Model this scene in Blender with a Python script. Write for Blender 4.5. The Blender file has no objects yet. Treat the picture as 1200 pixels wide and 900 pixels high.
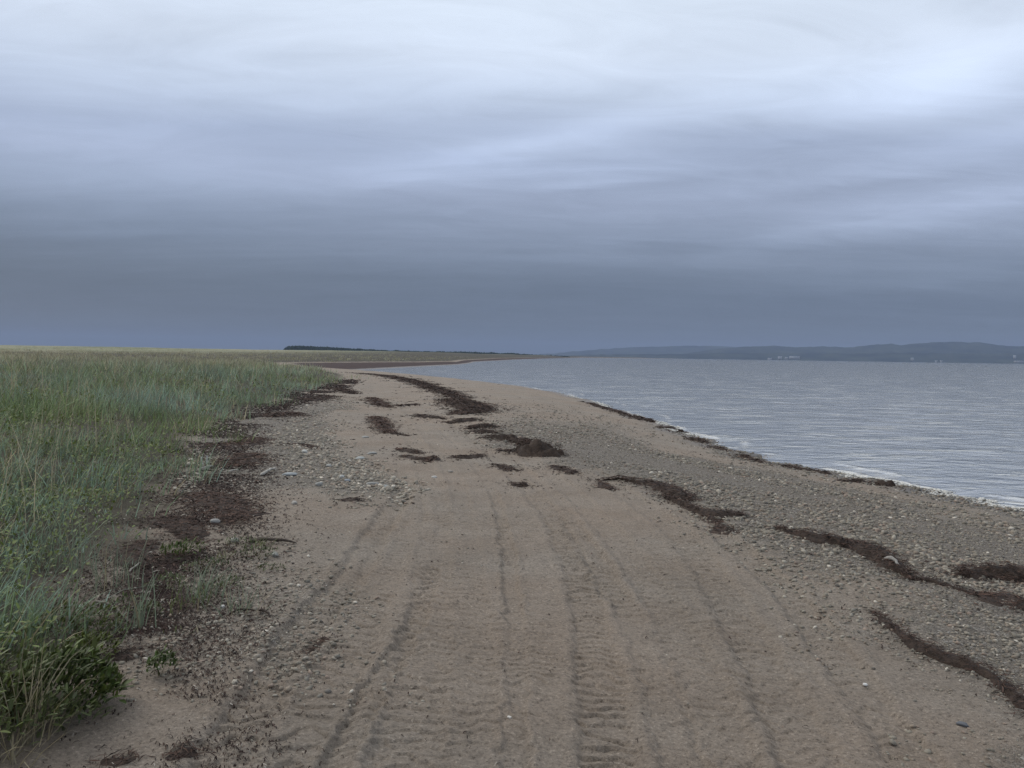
import bpy, math, random
import numpy as np

R = math.radians
rng = np.random.default_rng(11)
random.seed(11)
S = bpy.context.scene
COL = S.collection

# ------------------------------------------------------------------ camera
FPX = 960.0                      # focal length for a frame 1200 wide
CAM = np.array([0.0, 0.0, 1.6])
ROLL, PITCH = 0.0148, math.atan(33 / 960)
cr, sr, cp, sp = math.cos(ROLL), math.sin(ROLL), math.cos(PITCH), math.sin(PITCH)
RIGHT = np.array([cr, sr * sp, sr * cp])
UP = np.array([-sr, cr * sp, cr * cp])
FWD = np.array([0, cp, -sp])
cd = bpy.data.cameras.new('camera')
cd.sensor_width = 36
cd.lens = 36 * FPX / 1200
cd.clip_start = 0.05
cd.clip_end = 40000
cam = bpy.data.objects.new('camera', cd)
COL.objects.link(cam)
from mathutils import Matrix
cam.matrix_world = Matrix(((RIGHT[0], UP[0], -FWD[0], CAM[0]), (RIGHT[1], UP[1], -FWD[1], CAM[1]),
                           (RIGHT[2], UP[2], -FWD[2], CAM[2]), (0, 0, 0, 1)))
S.camera = cam

# ------------------------------------------------------------------ sky, sun, exposure
SUN_EL, SUN_AZ = 40.0, -62.0      # degrees; azimuth clockwise from +Y (the view direction)
world = bpy.data.worlds.new('World')
S.world = world
world.use_nodes = True
S.view_settings.view_transform = 'Standard'
S.view_settings.look = 'None'
S.view_settings.exposure = 0.50
S.view_settings.gamma = 1.0
S.view_settings.use_curve_mapping = False
S.cycles.use_denoising = True
S.cycles.denoising_input_passes = 'RGB_ALBEDO_NORMAL'
S.cycles.denoising_prefilter = 'NONE'
S.cycles.max_bounces = 6
S.cycles.diffuse_bounces = 3
S.cycles.glossy_bounces = 2
S.cycles.transmission_bounces = 2
S.cycles.transparent_max_bounces = 8
S.cycles.volume_bounces = 0
S.cycles.sample_clamp_direct = 4.0
S.cycles.caustics_reflective = False
S.cycles.caustics_refractive = False


class NT:
    """a small helper for wiring node trees"""
    def __init__(self, tree):
        self.t = tree
        tree.nodes.clear()

    def n(self, typ, **kw):
        nd = self.t.nodes.new(typ)
        for k, v in kw.items():
            if k.startswith('_'):
                setattr(nd, k[1:], v)
        return nd

    def set(self, sock, v):
        if isinstance(v, bpy.types.NodeSocket):
            self.t.links.new(v, sock)
        elif v is not None:
            if sock.type == 'RGBA' and len(v) == 3:
                v = (*v, 1)
            sock.default_value = v

    def math(self, op, a, b=None, c=None, clamp=False):
        nd = self.n('ShaderNodeMath', _operation=op, _use_clamp=clamp)
        for i, v in enumerate((a, b, c)):
            self.set(nd.inputs[i], v)
        return nd.outputs[0]

    def mix(self, fac, a, b, blend='MIX'):
        nd = self.n('ShaderNodeMix', _data_type='RGBA', _blend_type=blend)
        self.set(nd.inputs[0], fac)
        self.set(nd.inputs[6], a)
        self.set(nd.inputs[7], b)
        return nd.outputs[2]

    def noise(self, vec, scale, detail=4, rough=0.55, dist=0.0, col=False):
        nd = self.n('ShaderNodeTexNoise')
        self.set(nd.inputs['Vector'], vec)
        nd.inputs['Scale'].default_value = scale
        nd.inputs['Detail'].default_value = detail
        nd.inputs['Roughness'].default_value = rough
        nd.inputs['Distortion'].default_value = dist
        return nd.outputs[1 if col else 0]

    def ramp(self, fac, stops, interp='LINEAR'):
        nd = self.n('ShaderNodeValToRGB')
        nd.color_ramp.interpolation = interp
        el = nd.color_ramp.elements
        while len(el) < len(stops):
            el.new(0.5)
        for e, (p, c) in zip(el, stops):
            e.position = p
            e.color = (c, c, c, 1) if isinstance(c, (int, float)) else (*c, 1)
        self.set(nd.inputs[0], fac)
        return nd.outputs[0]

    def mapping(self, vec, rot=(0, 0, 0), scale=(1, 1, 1), loc=(0, 0, 0)):
        nd = self.n('ShaderNodeMapping')
        self.set(nd.inputs[0], vec)
        nd.inputs['Location'].default_value = loc
        nd.inputs['Rotation'].default_value = rot
        nd.inputs['Scale'].default_value = scale
        return nd.outputs[0]

    def attr(self, name, col=False):
        nd = self.n('ShaderNodeAttribute', _attribute_name=name)
        return nd.outputs['Color' if col else 'Fac']


def lin(r, g, b):
    f = lambda c: c / 12.92 if c <= 0.04045 else ((c + 0.055) / 1.055) ** 2.4
    return tuple(f(v / 255) for v in (r, g, b))


# the overcast sky: thin layers of stratus over a Nishita sky
w = NT(world.node_tree)
tc = w.n('ShaderNodeTexCoord').outputs['Generated']
sky = w.n('ShaderNodeTexSky', _sky_type='NISHITA', _sun_disc=False, _sun_elevation=R(SUN_EL), _sun_rotation=R(SUN_AZ))
sep = w.n('ShaderNodeSeparateXYZ')
w.set(sep.inputs[0], tc)
dx, dy, dz = sep.outputs
zc = w.math('MAXIMUM', dz, 0.0)
den = w.math('ADD', zc, 0.10)
comb = w.n('ShaderNodeCombineXYZ')
w.set(comb.inputs[0], w.math('DIVIDE', dx, den))
w.set(comb.inputs[1], w.math('DIVIDE', dy, den))
plane = comb.outputs[0]
st1 = w.noise(w.mapping(plane, rot=(0, 0, R(-26)), scale=(0.20, 0.75, 1)), 1.0, 4, 0.5, 0.5)
st2 = w.noise(w.mapping(plane, rot=(0, 0, R(-24)), scale=(0.40, 1.9, 1), loc=(3.1, 1.7, 0)), 1.0, 5, 0.55, 0.7)
big = w.noise(w.mapping(plane, rot=(0, 0, R(-10)), scale=(0.30, 0.34, 1), loc=(7.3, 2.2, 0)), 1.0, 2, 0.5, 0.3)
e = w.math('ADD', zc, w.math('MULTIPLY', w.math('SUBTRACT', st1, 0.5), w.math('MULTIPLY_ADD', zc, 0.34, 0.04)))
e = w.math('ADD', e, w.math('MULTIPLY', w.math('SUBTRACT', big, 0.5), w.math('MULTIPLY_ADD', zc, 0.36, 0.02)))
e = w.math('ADD', e, w.math('MULTIPLY', w.math('MULTIPLY', dx, zc), 0.10))
cl = w.ramp(e, [(0.0, lin(77, 88, 102)), (0.055, lin(77, 87, 104)), (0.115, lin(93, 103, 120)), (0.155, lin(117, 127, 146)), (0.185, lin(134, 144, 165)),
                (0.215, lin(143, 154, 176)), (0.275, lin(168, 179, 197)), (0.33, lin(183, 193, 208)), (0.405, lin(189, 199, 212)), (1.0, lin(208, 214, 220))])
st3 = w.noise(w.mapping(plane, rot=(0, 0, R(-20)), scale=(1.9, 4.0, 1), loc=(1.1, 4.7, 0)), 1.0, 6, 0.62, 1.2)
mod = w.math('MULTIPLY_ADD', w.math('SUBTRACT', st2, 0.5), 0.32, 1.0)
mod = w.math('MULTIPLY_ADD', w.math('SUBTRACT', st3, 0.5), 0.36, mod)
# single bright and dark streaks of cloud: (bearing, elevation, half length, half width in degrees, slope, strength)
azd = w.math('MULTIPLY', w.math('ARCTAN2', dx, dy), 180 / math.pi)
eld = w.math('MULTIPLY', w.math('ARCSINE', dz), 180 / math.pi)
eld = w.math('MULTIPLY_ADD', w.math('SUBTRACT', st2, 0.5), 5.0, eld)
azd = w.math('MULTIPLY_ADD', w.math('SUBTRACT', st1, 0.5), 14.0, azd)
for px, py, hl, hw, ang, am in ((560, 182, 190, 17, 13, .24), (860, 112, 230, 34, 12, .10), (1040, 88, 130, 38, 14, .12), (890, 188, 230, 28, 8, -.15), (700, 212, 70, 9, 4, .17),
                                (1080, 255, 170, 13, 8, .24), (1010, 222, 150, 12, 8, -.12), (740, 284, 120, 9, 3, .10), (120, 320, 340, 60, -2, -.08), (1100, 322, 150, 9, 3, .13),
                                (150, 368, 90, 7, 0, .07), (560, 20, 260, 60, 0, .08), (1130, 20, 120, 24, 10, -.08), (330, 120, 220, 26, 5, .07), (120, 210, 200, 20, 4, .06), (40, 200, 280, 46, 2, .48), (90, 262, 260, 28, 2, .24), (1110, 88, 170, 30, 10, .22), (1130, 158, 170, 22, 6, .14)):
    a0 = math.degrees(math.atan((px - 600) / 960))
    e0 = math.degrees(math.atan((417 + (px - 600) * 0.0148 - py) / 960 * math.cos(math.radians(a0))))
    ca, sa = math.cos(R(ang)), math.sin(R(ang))
    u_, v_ = w.math('SUBTRACT', azd, a0), w.math('SUBTRACT', eld, e0)
    p_ = w.math('MULTIPLY_ADD', u_, ca * 16.75 / hl, w.math('MULTIPLY', v_, sa * 16.75 / hl))
    q_ = w.math('MULTIPLY_ADD', v_, ca * 16.75 / hw, w.math('MULTIPLY', u_, -sa * 16.75 / hw))
    g_ = w.math('EXPONENT', w.math('MULTIPLY', w.math('MULTIPLY_ADD', p_, p_, w.math('MULTIPLY', q_, q_)), -1.0))
    mod = w.math('MULTIPLY_ADD', g_, am, mod)
hor = w.math('MULTIPLY_ADD', w.math('MULTIPLY', dx, w.math('MAXIMUM', w.math('MULTIPLY_ADD', zc, -3.2, 1.0), 0.0)), 0.50, 1.0)
mod = w.math('MULTIPLY', mod, hor)
mod = w.math('MULTIPLY', mod, w.math('MULTIPLY_ADD', dy, 0.10, 0.96))
cmul = w.n('ShaderNodeVectorMath', _operation='SCALE')
w.set(cmul.inputs[0], cl)
w.set(cmul.inputs['Scale'], w.math('MULTIPLY', mod, 10.0))
skyc = w.mix(0.94, sky.outputs[0], cmul.outputs[0])
bg = w.n('ShaderNodeBackground')
w.set(bg.inputs[0], skyc)
bg.inputs[1].default_value = 0.1
w.set(w.n('ShaderNodeOutputWorld').inputs[0], bg.outputs[0])

sl = bpy.data.lights.new('sun', 'SUN')
sl.energy = 1.1
sl.angle = R(30)
sl.color = (1.0, 0.93, 0.83)
so = bpy.data.objects.new('sun', sl)
so.rotation_euler = (R(90 - SUN_EL), 0, R(180 - SUN_AZ))
so.location = (0, 0, 50)
COL.objects.link(so)


# ------------------------------------------------------------------ numbers
def sstep(a, b, x):
    t = np.clip((x - a) / (b - a), 0, 1)
    return t * t * (3 - 2 * t)


def _hash(ix, iy, seed):
    h = (ix.astype(np.int64) * 374761393 + iy.astype(np.int64) * 668265263 + seed * 974711) & 0xFFFFFFFF
    h = ((h ^ (h >> 13)) * 1274126177) & 0xFFFFFFFF
    h = (h ^ (h >> 16)) & 0xFFFFFFFF
    return h / 4294967295.0


def vnoise(x, y, seed=0):
    ix, iy = np.floor(x), np.floor(y)
    fx, fy = x - ix, y - iy
    fx = fx * fx * (3 - 2 * fx)
    fy = fy * fy * (3 - 2 * fy)
    a, b = _hash(ix, iy, seed), _hash(ix + 1, iy, seed)
    c, d = _hash(ix, iy + 1, seed), _hash(ix + 1, iy + 1, seed)
    return (a + (b - a) * fx) * (1 - fy) + (c + (d - c) * fx) * fy


def fbm(x, y, scale, seed=0, oct=3):
    x, y = np.asarray(x, float) * scale, np.asarray(y, float) * scale
    s, a, t = 0, 0.5, 0
    for k in range(oct):
        s = s + a * vnoise(x, y, seed + 17 * k)
        t += a
        a *= 0.5
        x, y = x * 2.03 + 5.1, y * 2.03 + 1.7
    return s / t


def ray(px, py):
    x, y = (px - 600) / FPX, (450 - py) / FPX
    d = RIGHT * x + UP * y + FWD
    return d


def flat(px, py, z=0.0):
    """plan position of a sight line on the level z"""
    d = ray(px, py)
    t = (z - CAM[2]) / d[2]
    return CAM[0] + d[0] * t, CAM[1] + d[1] * t


def sdist(poly, x, y):
    """signed distance to a polygon, positive inside"""
    shp = np.shape(x)
    x, y = np.ravel(np.asarray(x, float)), np.ravel(np.asarray(y, float))
    best = np.full(x.shape, 1e18)
    ins = np.zeros(x.shape, bool)
    n = len(poly)
    for i in range(n):
        ax, ay = poly[i]
        bx, by = poly[(i + 1) % n]
        ex, ey = bx - ax, by - ay
        t = np.clip(((x - ax) * ex + (y - ay) * ey) / (ex * ex + ey * ey + 1e-12), 0, 1)
        best = np.minimum(best, (x - ax - t * ex) ** 2 + (y - ay - t * ey) ** 2)
        if ay != by:
            ins ^= ((ay > y) != (by > y)) & (x < ex * (y - ay) / (by - ay) + ax)
    return np.where(ins, 1, -1).reshape(shp) * np.sqrt(best).reshape(shp)


def smooth_line(pts, n=8):
    """Catmull-Rom through the points"""
    P = np.array(pts, float)
    P = np.vstack([2 * P[0] - P[1], P, 2 * P[-1] - P[-2]])
    out = []
    for i in range(1, len(P) - 2):
        for t in np.linspace(0, 1, n, endpoint=False):
            a, b, c, d = P[i - 1], P[i], P[i + 1], P[i + 2]
            out.append(0.5 * (2 * b + (c - a) * t + (2 * a - 5 * b + 4 * c - d) * t * t + (3 * b - a - 3 * c + d) * t ** 3))
    out.append(P[-2])
    return np.array(out)


WATER_Z = -0.45
# ------------------------------------------------------------------ plan of the shore and of the grass
shore = [flat(px, py, WATER_Z) for px, py in ((1200, 603), (1150, 591), (1100, 580), (1050, 569), (1000, 560), (950, 551), (900, 541), (850, 525), (800, 508),
         (760, 493), (720, 480), (680, 467.5), (640, 458.5), (600, 452), (560, 447.5), (520, 443.5), (480, 440), (450, 437.6), (430, 436))]
near_shore = list(smooth_line(shore, 5))
near_shore = [p + np.array([1, 0.25]) * 0.28 * math.sin(i * 1.9) * math.sin(i * 0.7 + 1) for i, p in enumerate(near_shore)]
bay_shore = [(-19.6, 99), (-19.4, 104), (-16.6, 133), (-11.4, 180), (-11, 215), (-12, 257), (-6, 340), (0, 437), (40, 875), (150, 1790)]
SEA = [(12.5, -400), (9.6, -60), (8.4, -6), (7.7, 4)] + [tuple(p) for p in near_shore] + bay_shore + \
      [(240, 2100), (700, 3400), (900, 16000), (16000, 16000), (16000, -400)]
gedge = [flat(px, py, 0.05) for px, py in ((70, 900), (95, 850), (100, 805), (92, 770), (125, 735), (110, 705), (165, 660), (185, 625), (205, 590), (222, 560), (232, 530), (248, 506), (290, 486),
         (335, 471), (372, 458), (398, 449))]
gedge = [(-2.0, -6), (-1.95, 1.0)] + [tuple(p) for p in smooth_line(gedge, 4)]
GRASS = [(-30, -400), (-4, -40)] + gedge + [(-12, 58), (-19, 76), (-28, 95), (-34, 112), (-33, 122), (-26, 146), (-20, 165), (-15.5, 205), (-17, 260), (-12.5, 349),
         (-10, 437), (25, 875), (110, 1500), (170, 2200), (600, 3500), (700, 14000), (-14000, 14000), (-14000, -400)]


def track(pts, half, depth, pitch, lug, cut, seed):
    P = np.array([flat(*p, 0.0) for p in pts])
    P = P[np.argsort(P[:, 1])]
    P = np.vstack([P[0] - (P[1] - P[0]) * 4 / max(P[1][1] - P[0][1], .3), P])
    Q = smooth_line(P, 10)
    Q = Q[np.argsort(Q[:, 1])]
    s = np.concatenate([[0], np.cumsum(np.hypot(*(Q[1:] - Q[:-1]).T))])
    return Q, s, half, depth, pitch, lug, cut, seed


TRACKS = [
    track([(712, 895), (700, 800), (685, 700), (652, 617), (628, 585), (595, 552), (560, 520), (515, 488), (470, 462), (440, 448)], .115, .012, .088, .0135, .25, 1),
    track([(605, 890), (603, 757), (600, 700), (587, 610), (575, 575), (550, 540), (510, 500), (470, 470)], .055, .012, .10, .008, .5, 2),
    track([(480, 895), (495, 800), (505, 700), (512, 617), (500, 560), (480, 510), (455, 475), (435, 452)], .15, .010, .12, .009, .32, 3),
    track([(285, 880), (330, 800), (378, 733), (410, 690), (450, 620), (475, 575), (470, 540)], .11, .018, .12, .011, .3, 4),
    track([(410, 895), (440, 827), (468, 783), (500, 700), (520, 620), (515, 570)], .06, .012, .12, .009, .4, 5),
    track([(933, 867), (867, 733), (800, 633), (740, 585), (690, 552), (640, 525)], .13, .013, .12, .008, .3, 6),
    track([(1040, 860), (980, 770), (910, 687), (830, 620), (760, 575)], .11, .016, .13, .007, .35, 7),
    track([(785, 860), (753, 760), (703, 667), (660, 600), (620, 560), (575, 520)], .09, .014, .11, .011, .3, 8),
    track([(360, 890), (400, 790), (430, 720), (460, 650), (480, 600), (470, 550)], .16, .010, .125, .009, .3, 9),
    track([(560, 895), (558, 800), (552, 700), (545, 620), (530, 560), (500, 510), (465, 470)], .10, .007, .12, .006, .36, 10),
    track([(850, 890), (800, 760), (745, 665), (700, 610), (655, 565), (600, 525)], .12, .009, .12, .006, .36, 11),
]


def base_h(x, y):
    s = -sdist(SEA, x, y)
    g = sdist(GRASS, x, y)
    z = np.where(s < 0, WATER_Z + np.maximum(s * 0.10, -2.2), WATER_Z + 0.46 * sstep(-1.4, 5.2, s) * 1.06 - 0.012)
    z = np.where(s < 0, z, np.maximum(z, WATER_Z - 0.001 + 0.05 * np.minimum(s, 2)))
    z = z + 0.10 * sstep(3.5, 9, s) * sstep(-4, 0, g)
    d = np.hypot(x, y)
    z = z + 0.28 * sstep(-0.3, 2.5, g) + 0.42 * sstep(3, 45, g) + 2.6 * sstep(120, 700, d) * sstep(0, 60, g)
    amp = sstep(0, 4, g)
    z = z + amp * (0.32 * (fbm(x, y, 0.16, 3, 3) - 0.5) + 0.5 * sstep(20, 90, g) * (fbm(x, y, 0.03, 5, 3) - 0.5))
    z = z + 1.6 * sstep(200, 500, d) * sstep(0, 50, g) * (fbm(x, y, 0.006, 8, 3) - 0.5)
    return z, s, g


def track_h(x, y):
    z = np.zeros(np.shape(x))
    near = np.hypot(x, y) < 60
    if not near.any():
        return z
    xs, ys = x[near], y[near]
    acc = np.zeros(xs.shape)
    for Q, sl_, half, depth, pitch, lug, cut, seed in TRACKS:
        xt = np.interp(ys, Q[:, 1], Q[:, 0])
        sa = np.interp(ys, Q[:, 1], sl_)
        slope = np.interp(ys, 0.5 * (Q[1:, 1] + Q[:-1, 1]), (Q[1:, 0] - Q[:-1, 0]) / np.maximum(Q[1:, 1] - Q[:-1, 1], 1e-4))
        fade = sstep(Q[-1, 1] + 0.5, Q[-1, 1] - 3, ys)
        d = (xs - xt) / np.sqrt(1 + slope ** 2)
        m = np.abs(d) < half * 2.6
        if not m.any():
            continue
        dd, ss, xx, yy = d[m], sa[m], xs[m], ys[m]
        dd = dd + 0.06 * (fbm(xx, yy, 5, seed + 40, 3) - 0.5) + 0.05 * (fbm(xx, yy, 17, seed + 41, 2) - 0.5)
        wob = fbm(xx, yy, 3.2, seed + 70, 2) - 0.5
        a = np.abs(dd) / half
        wear = sstep(-0.15 if seed == 1 else 0.28, 0.5, fbm(xx, yy, 0.9, seed + 90, 2)) * (0.35 + 1.3 * fbm(xx, yy, 8, seed + 91, 2))
        depth = depth * (0.35 + 1.0 * sstep(0.35, 0.65, fbm(xx * 1.5, yy * 0.9, 1.0, seed + 110, 2))) if half < 0.1 else depth * (0.55 + 0.9 * fbm(xx * 1.3, yy, 0.8, seed + 110, 3))
        prof = -depth * (1 - sstep(0.78, 1.12, a)) + 0.5 * depth * np.exp(-((a - 1.35) / 0.25) ** 2)
        ph = ss / pitch + 0.35 * np.minimum(a, 1.2) + 1.1 * wob + 1.5 * (fbm(xx * 1.7, yy, 6.0, seed + 71, 2) - 0.5)
        saw = ph % 1.0
        notch = 1 - sstep(0.0, 0.13, np.abs(((saw - 0.12 + 0.5) % 1.0) - 0.5))
        lg = -lug * 1.1 * notch * (1 - sstep(0.8, 1.15, a)) * wear
        lg = lg + lug * 0.75 * (np.minimum((1 - saw) / 0.80, saw / 0.20) - 0.5) * (1 - sstep(0.8, 1.15, a)) * wear
        acc[m] += (prof + lg) * fade[m]
    # older, half blown-out tread marks all over the driven strip
    xa = np.interp(ys, TRACKS[3][0][:, 1], TRACKS[3][0][:, 0])
    xb = np.interp(ys, TRACKS[5][0][:, 1], TRACKS[5][0][:, 0])
    lane = sstep(-0.3, 0.2, xs - xa) * sstep(-0.5, 0.1, xb - xs) * sstep(24, 12, ys)
    bow = fbm(xs, ys, 2.6, 301, 2)
    saw = (ys / 0.10 + 2.2 * bow + 1.5 * fbm(xs * 1.7, ys, 6.0, 302, 2)) % 1.0
    notch = 1 - sstep(0.0, 0.13, np.abs(((saw - 0.12 + 0.5) % 1.0) - 0.5))
    acc -= lane * 0.0075 * notch * sstep(0.42, 0.62, fbm(xs * 2.2, ys * 0.5, 1.0, 303, 2)) * (0.4 + 1.2 * fbm(xs, ys, 8, 304, 2))
    acc += lane * 0.005 * (np.minimum((1 - saw) / 0.8, saw / 0.2) - 0.5) * sstep(0.42, 0.62, fbm(xs * 2.2, ys * 0.5, 1.0, 303, 2))
    z[near] = acc
    return z


def full_h(x, y):
    x, y = np.asarray(x, float), np.asarray(y, float)
    z, s, g = base_h(x, y)
    sandy = sstep(0.5, -0.6, g) * sstep(0.2, 2.2, s)
    z = z + sandy * track_h(x, y)
    near = np.hypot(x, y) < 80
    det = 0.030 * (fbm(x, y, 1.1, 21, 2) - 0.5) + 0.016 * (fbm(x, y, 4.5, 22, 3) - 0.5) + 0.011 * (fbm(x, y, 17, 23, 2) - 0.5) + 0.006 * (fbm(x, y, 42, 24, 2) - 0.5)
    z = z + np.where(near, det, 0) * sstep(-0.2, 0.8, s)
    return z, s, g


def gp(px, py):
    """the spot of ground that a sight line meets"""
    z = 0.0
    for _ in range(12):
        x, y = flat(px, py, z)
        z = 0.5 * z + 0.5 * float(full_h(np.array([x]), np.array([y]))[0][0])
    return np.array([x, y, float(full_h(np.array([x]), np.array([y]))[0][0])])


# ------------------------------------------------------------------ mesh helpers
def build(name, V, tris=None, quads=None, mat=None, parent=None, smooth=True, attrs=None, loc=None):
    V = np.asarray(V, np.float32)
    if loc is not None:
        V = V - np.asarray(loc, np.float32)
    me = bpy.data.meshes.new(name)
    tris = np.zeros((0, 3), np.int32) if tris is None else np.asarray(tris, np.int32).reshape(-1, 3)
    quads = np.zeros((0, 4), np.int32) if quads is None else np.asarray(quads, np.int32).reshape(-1, 4)
    nt, nq = len(tris), len(quads)
    me.vertices.add(len(V))
    me.vertices.foreach_set('co', V.ravel())
    me.loops.add(nt * 3 + nq * 4)
    me.loops.foreach_set('vertex_index', np.concatenate([tris.ravel(), quads.ravel()]).astype(np.int32))
    me.polygons.add(nt + nq)
    me.polygons.foreach_set('loop_start', np.concatenate([np.arange(nt) * 3, nt * 3 + np.arange(nq) * 4]).astype(np.int32))
    if smooth:
        me.polygons.foreach_set('use_smooth', np.ones(nt + nq, bool))
    for k, a in (attrs or {}).items():
        a = np.asarray(a, np.float32)
        if a.ndim == 1:
            at = me.attributes.new(k, 'FLOAT', 'POINT')
            at.data.foreach_set('value', a)
        else:
            at = me.attributes.new(k, 'FLOAT_COLOR', 'POINT')
            at.data.foreach_set('color', np.hstack([a, np.ones((len(a), 1), np.float32)]).ravel())
    me.update(calc_edges=True)
    me.validate()
    if mat:
        me.materials.append(mat)
    o = bpy.data.objects.new(name, me)
    if loc is not None:
        o.location = loc
    COL.objects.link(o)
    if parent:
        o.parent = parent
        o.location = (0, 0, 0) if loc is None else np.asarray(loc) - np.asarray(parent.location)
    return o


def tag(o, label, cat, group=None, kind=None):
    o['label'] = label
    o['category'] = cat
    if group:
        o['group'] = group
    if kind:
        o['kind'] = kind
    return o


def polar(rs, th):
    RR, TT = np.meshgrid(rs, th, indexing='ij')
    X, Y = RR * np.sin(TT), RR * np.cos(TT)
    nr, nth = RR.shape
    i = np.arange(nr - 1)[:, None] * nth + np.arange(nth - 1)[None, :]
    q = np.stack([i, i + 1, i + nth + 1, i + nth], -1).reshape(-1, 4)
    return X.ravel(), Y.ravel(), q[:, ::-1]


def geo(a, b, ratio):
    n = int(math.log(b / a) / math.log(1 + ratio)) + 1
    return list(np.geomspace(a, b, n, endpoint=False))


# ------------------------------------------------------------------ materials
def mat_new(name):
    m = bpy.data.materials.new(name)
    m.use_nodes = True
    return m, NT(m.node_tree)


def finish(nt, shader):
    nt.set(nt.n('ShaderNodeOutputMaterial').inputs[0], shader)


def principled(nt, col, rough=0.8, spec=0.3, normal=None):
    p = nt.n('ShaderNodeBsdfPrincipled')
    nt.set(p.inputs['Base Color'], col)
    nt.set(p.inputs['Roughness'], rough)
    nt.set(p.inputs['Specular IOR Level'], spec)
    if normal is not None:
        nt.set(p.inputs['Normal'], normal)
    return p.outputs[0]


def bump(nt, h, dist, strength=1.0, normal=None):
    b = nt.n('ShaderNodeBump')
    nt.set(b.inputs['Height'], h)
    b.inputs['Distance'].default_value = dist
    b.inputs['Strength'].default_value = strength
    if normal is not None:
        nt.set(b.inputs['Normal'], normal)
    return b.outputs[0]


def ground_material():
    m, t = mat_new('beach_ground')
    pos = t.n('ShaderNodeNewGeometry').outputs['Position']
    gravel, soil, wet, weed, pale = (t.attr(k) for k in ('gravel', 'soil', 'wet', 'weed', 'pale'))
    fine = t.noise(pos, 230, 3, 0.7)
    mid = t.noise(pos, 55, 5, 0.75)
    patch = t.noise(pos, 1.3, 4, 0.6)
    patch2 = t.noise(pos, 0.35, 3, 0.6)
    sand = t.ramp(t.math('MULTIPLY_ADD', mid, 0.72, t.math('MULTIPLY', fine, 0.28)),
                  [(0.36, (0.103, 0.086, 0.069)), (0.47, (0.272, 0.232, 0.190)), (0.56, (0.302, 0.258, 0.212)), (0.64, (0.52, 0.45, 0.375))])
    clod = t.noise(pos, 11, 5, 0.7)
    sand = t.mix(t.ramp(clod, [(0.30, 0.75), (0.46, 0.0)]), sand, t.mix(1.0, sand, (0.72, 0.70, 0.68), 'MULTIPLY'))
    sand = t.mix(t.ramp(patch, [(0.35, 0.0), (0.65, 1.0)]), t.mix(1.0, sand, (0.84, 0.82, 0.80), 'MULTIPLY'), sand)
    sand = t.mix(t.ramp(patch2, [(0.4, 0.0), (0.6, 0.6)]), sand, t.mix(1.0, sand, (1.06, 0.98, 0.92), 'MULTIPLY'))
    # shingle
    v = t.n('ShaderNodeTexVoronoi')
    t.set(v.inputs['Vector'], pos)
    v.inputs['Scale'].default_value = 52
    vd = t.n('ShaderNodeTexVoronoi', _feature='DISTANCE_TO_EDGE')
    t.set(vd.inputs['Vector'], pos)
    vd.inputs['Scale'].default_value = 52
    sepc = t.n('ShaderNodeSeparateColor')
    t.set(sepc.inputs[0], v.outputs['Color'])
    stone = t.ramp(sepc.outputs[0], [(0.0, (0.11, 0.100, 0.085)), (0.3, (0.19, 0.175, 0.15)), (0.55, (0.235, 0.205, 0.172)), (0.8, (0.31, 0.28, 0.24)), (0.97, (0.46, 0.43, 0.39))])
    gap = t.ramp(vd.outputs['Distance'], [(0.0, 0.0), (0.12, 1.0)])
    shingle = t.mix(gap, (0.10, 0.085, 0.07), stone)
    gm = t.math('ADD', gravel, t.math('MULTIPLY', t.math('SUBTRACT', t.noise(pos, 7, 4, 0.65), 0.5), 1.3))
    gm = t.math('MULTIPLY', t.ramp(gm, [(0.45, 0.0), (0.85, 1.0)]), 0.75)
    col = t.mix(gm, sand, shingle)
    col = t.mix(pale, col, t.mix(mid, (0.26, 0.22, 0.18), (0.36, 0.31, 0.26)))
    # turf floor of the meadow, far grass
    farg = t.mix(t.ramp(t.noise(t.mapping(pos, scale=(0.4, 1, 1)), 0.03, 4, 0.6), [(0.4, 0.0), (0.6, 1.0)]), (0.165, 0.180, 0.100), (0.28, 0.26, 0.17))
    soilc = t.mix(t.noise(pos, 14, 4, 0.7), (0.035, 0.032, 0.022), (0.100, 0.085, 0.058))
    soilc = t.mix(t.attr('sward'), soilc, farg)
    col = t.mix(soil, col, soilc)
    weedc = t.mix(t.noise(pos, 3, 4, 0.7), (0.030, 0.018, 0.015), (0.075, 0.045, 0.038))
    wm = t.ramp(t.math('ADD', weed, t.math('MULTIPLY', t.math('SUBTRACT', t.noise(pos, 0.6, 4, 0.7), 0.5), 0.8)), [(0.4, 0.0), (0.55, 1.0)])
    col = t.mix(wm, col, weedc)
    col = t.mix(t.math('MULTIPLY', wet, 0.55), col, t.mix(1.0, col, (0.42, 0.40, 0.38), 'MULTIPLY'))
    rough = t.math('MULTIPLY_ADD', wet, -0.5, 0.92)
    hgt = t.math('ADD', t.math('MULTIPLY', fine, 0.35), t.math('MULTIPLY', mid, 1.0))
    nrm = bump(t, hgt, 0.016, 1.0)
    nrm = bump(t, t.math('MULTIPLY', t.ramp(vd.outputs['Distance'], [(0.0, 0.0), (0.35, 1.0)], 'EASE'), gm), 0.009, 1.0, nrm)
    finish(t, principled(t, col, rough, 0.25, nrm))
    return m


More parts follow.
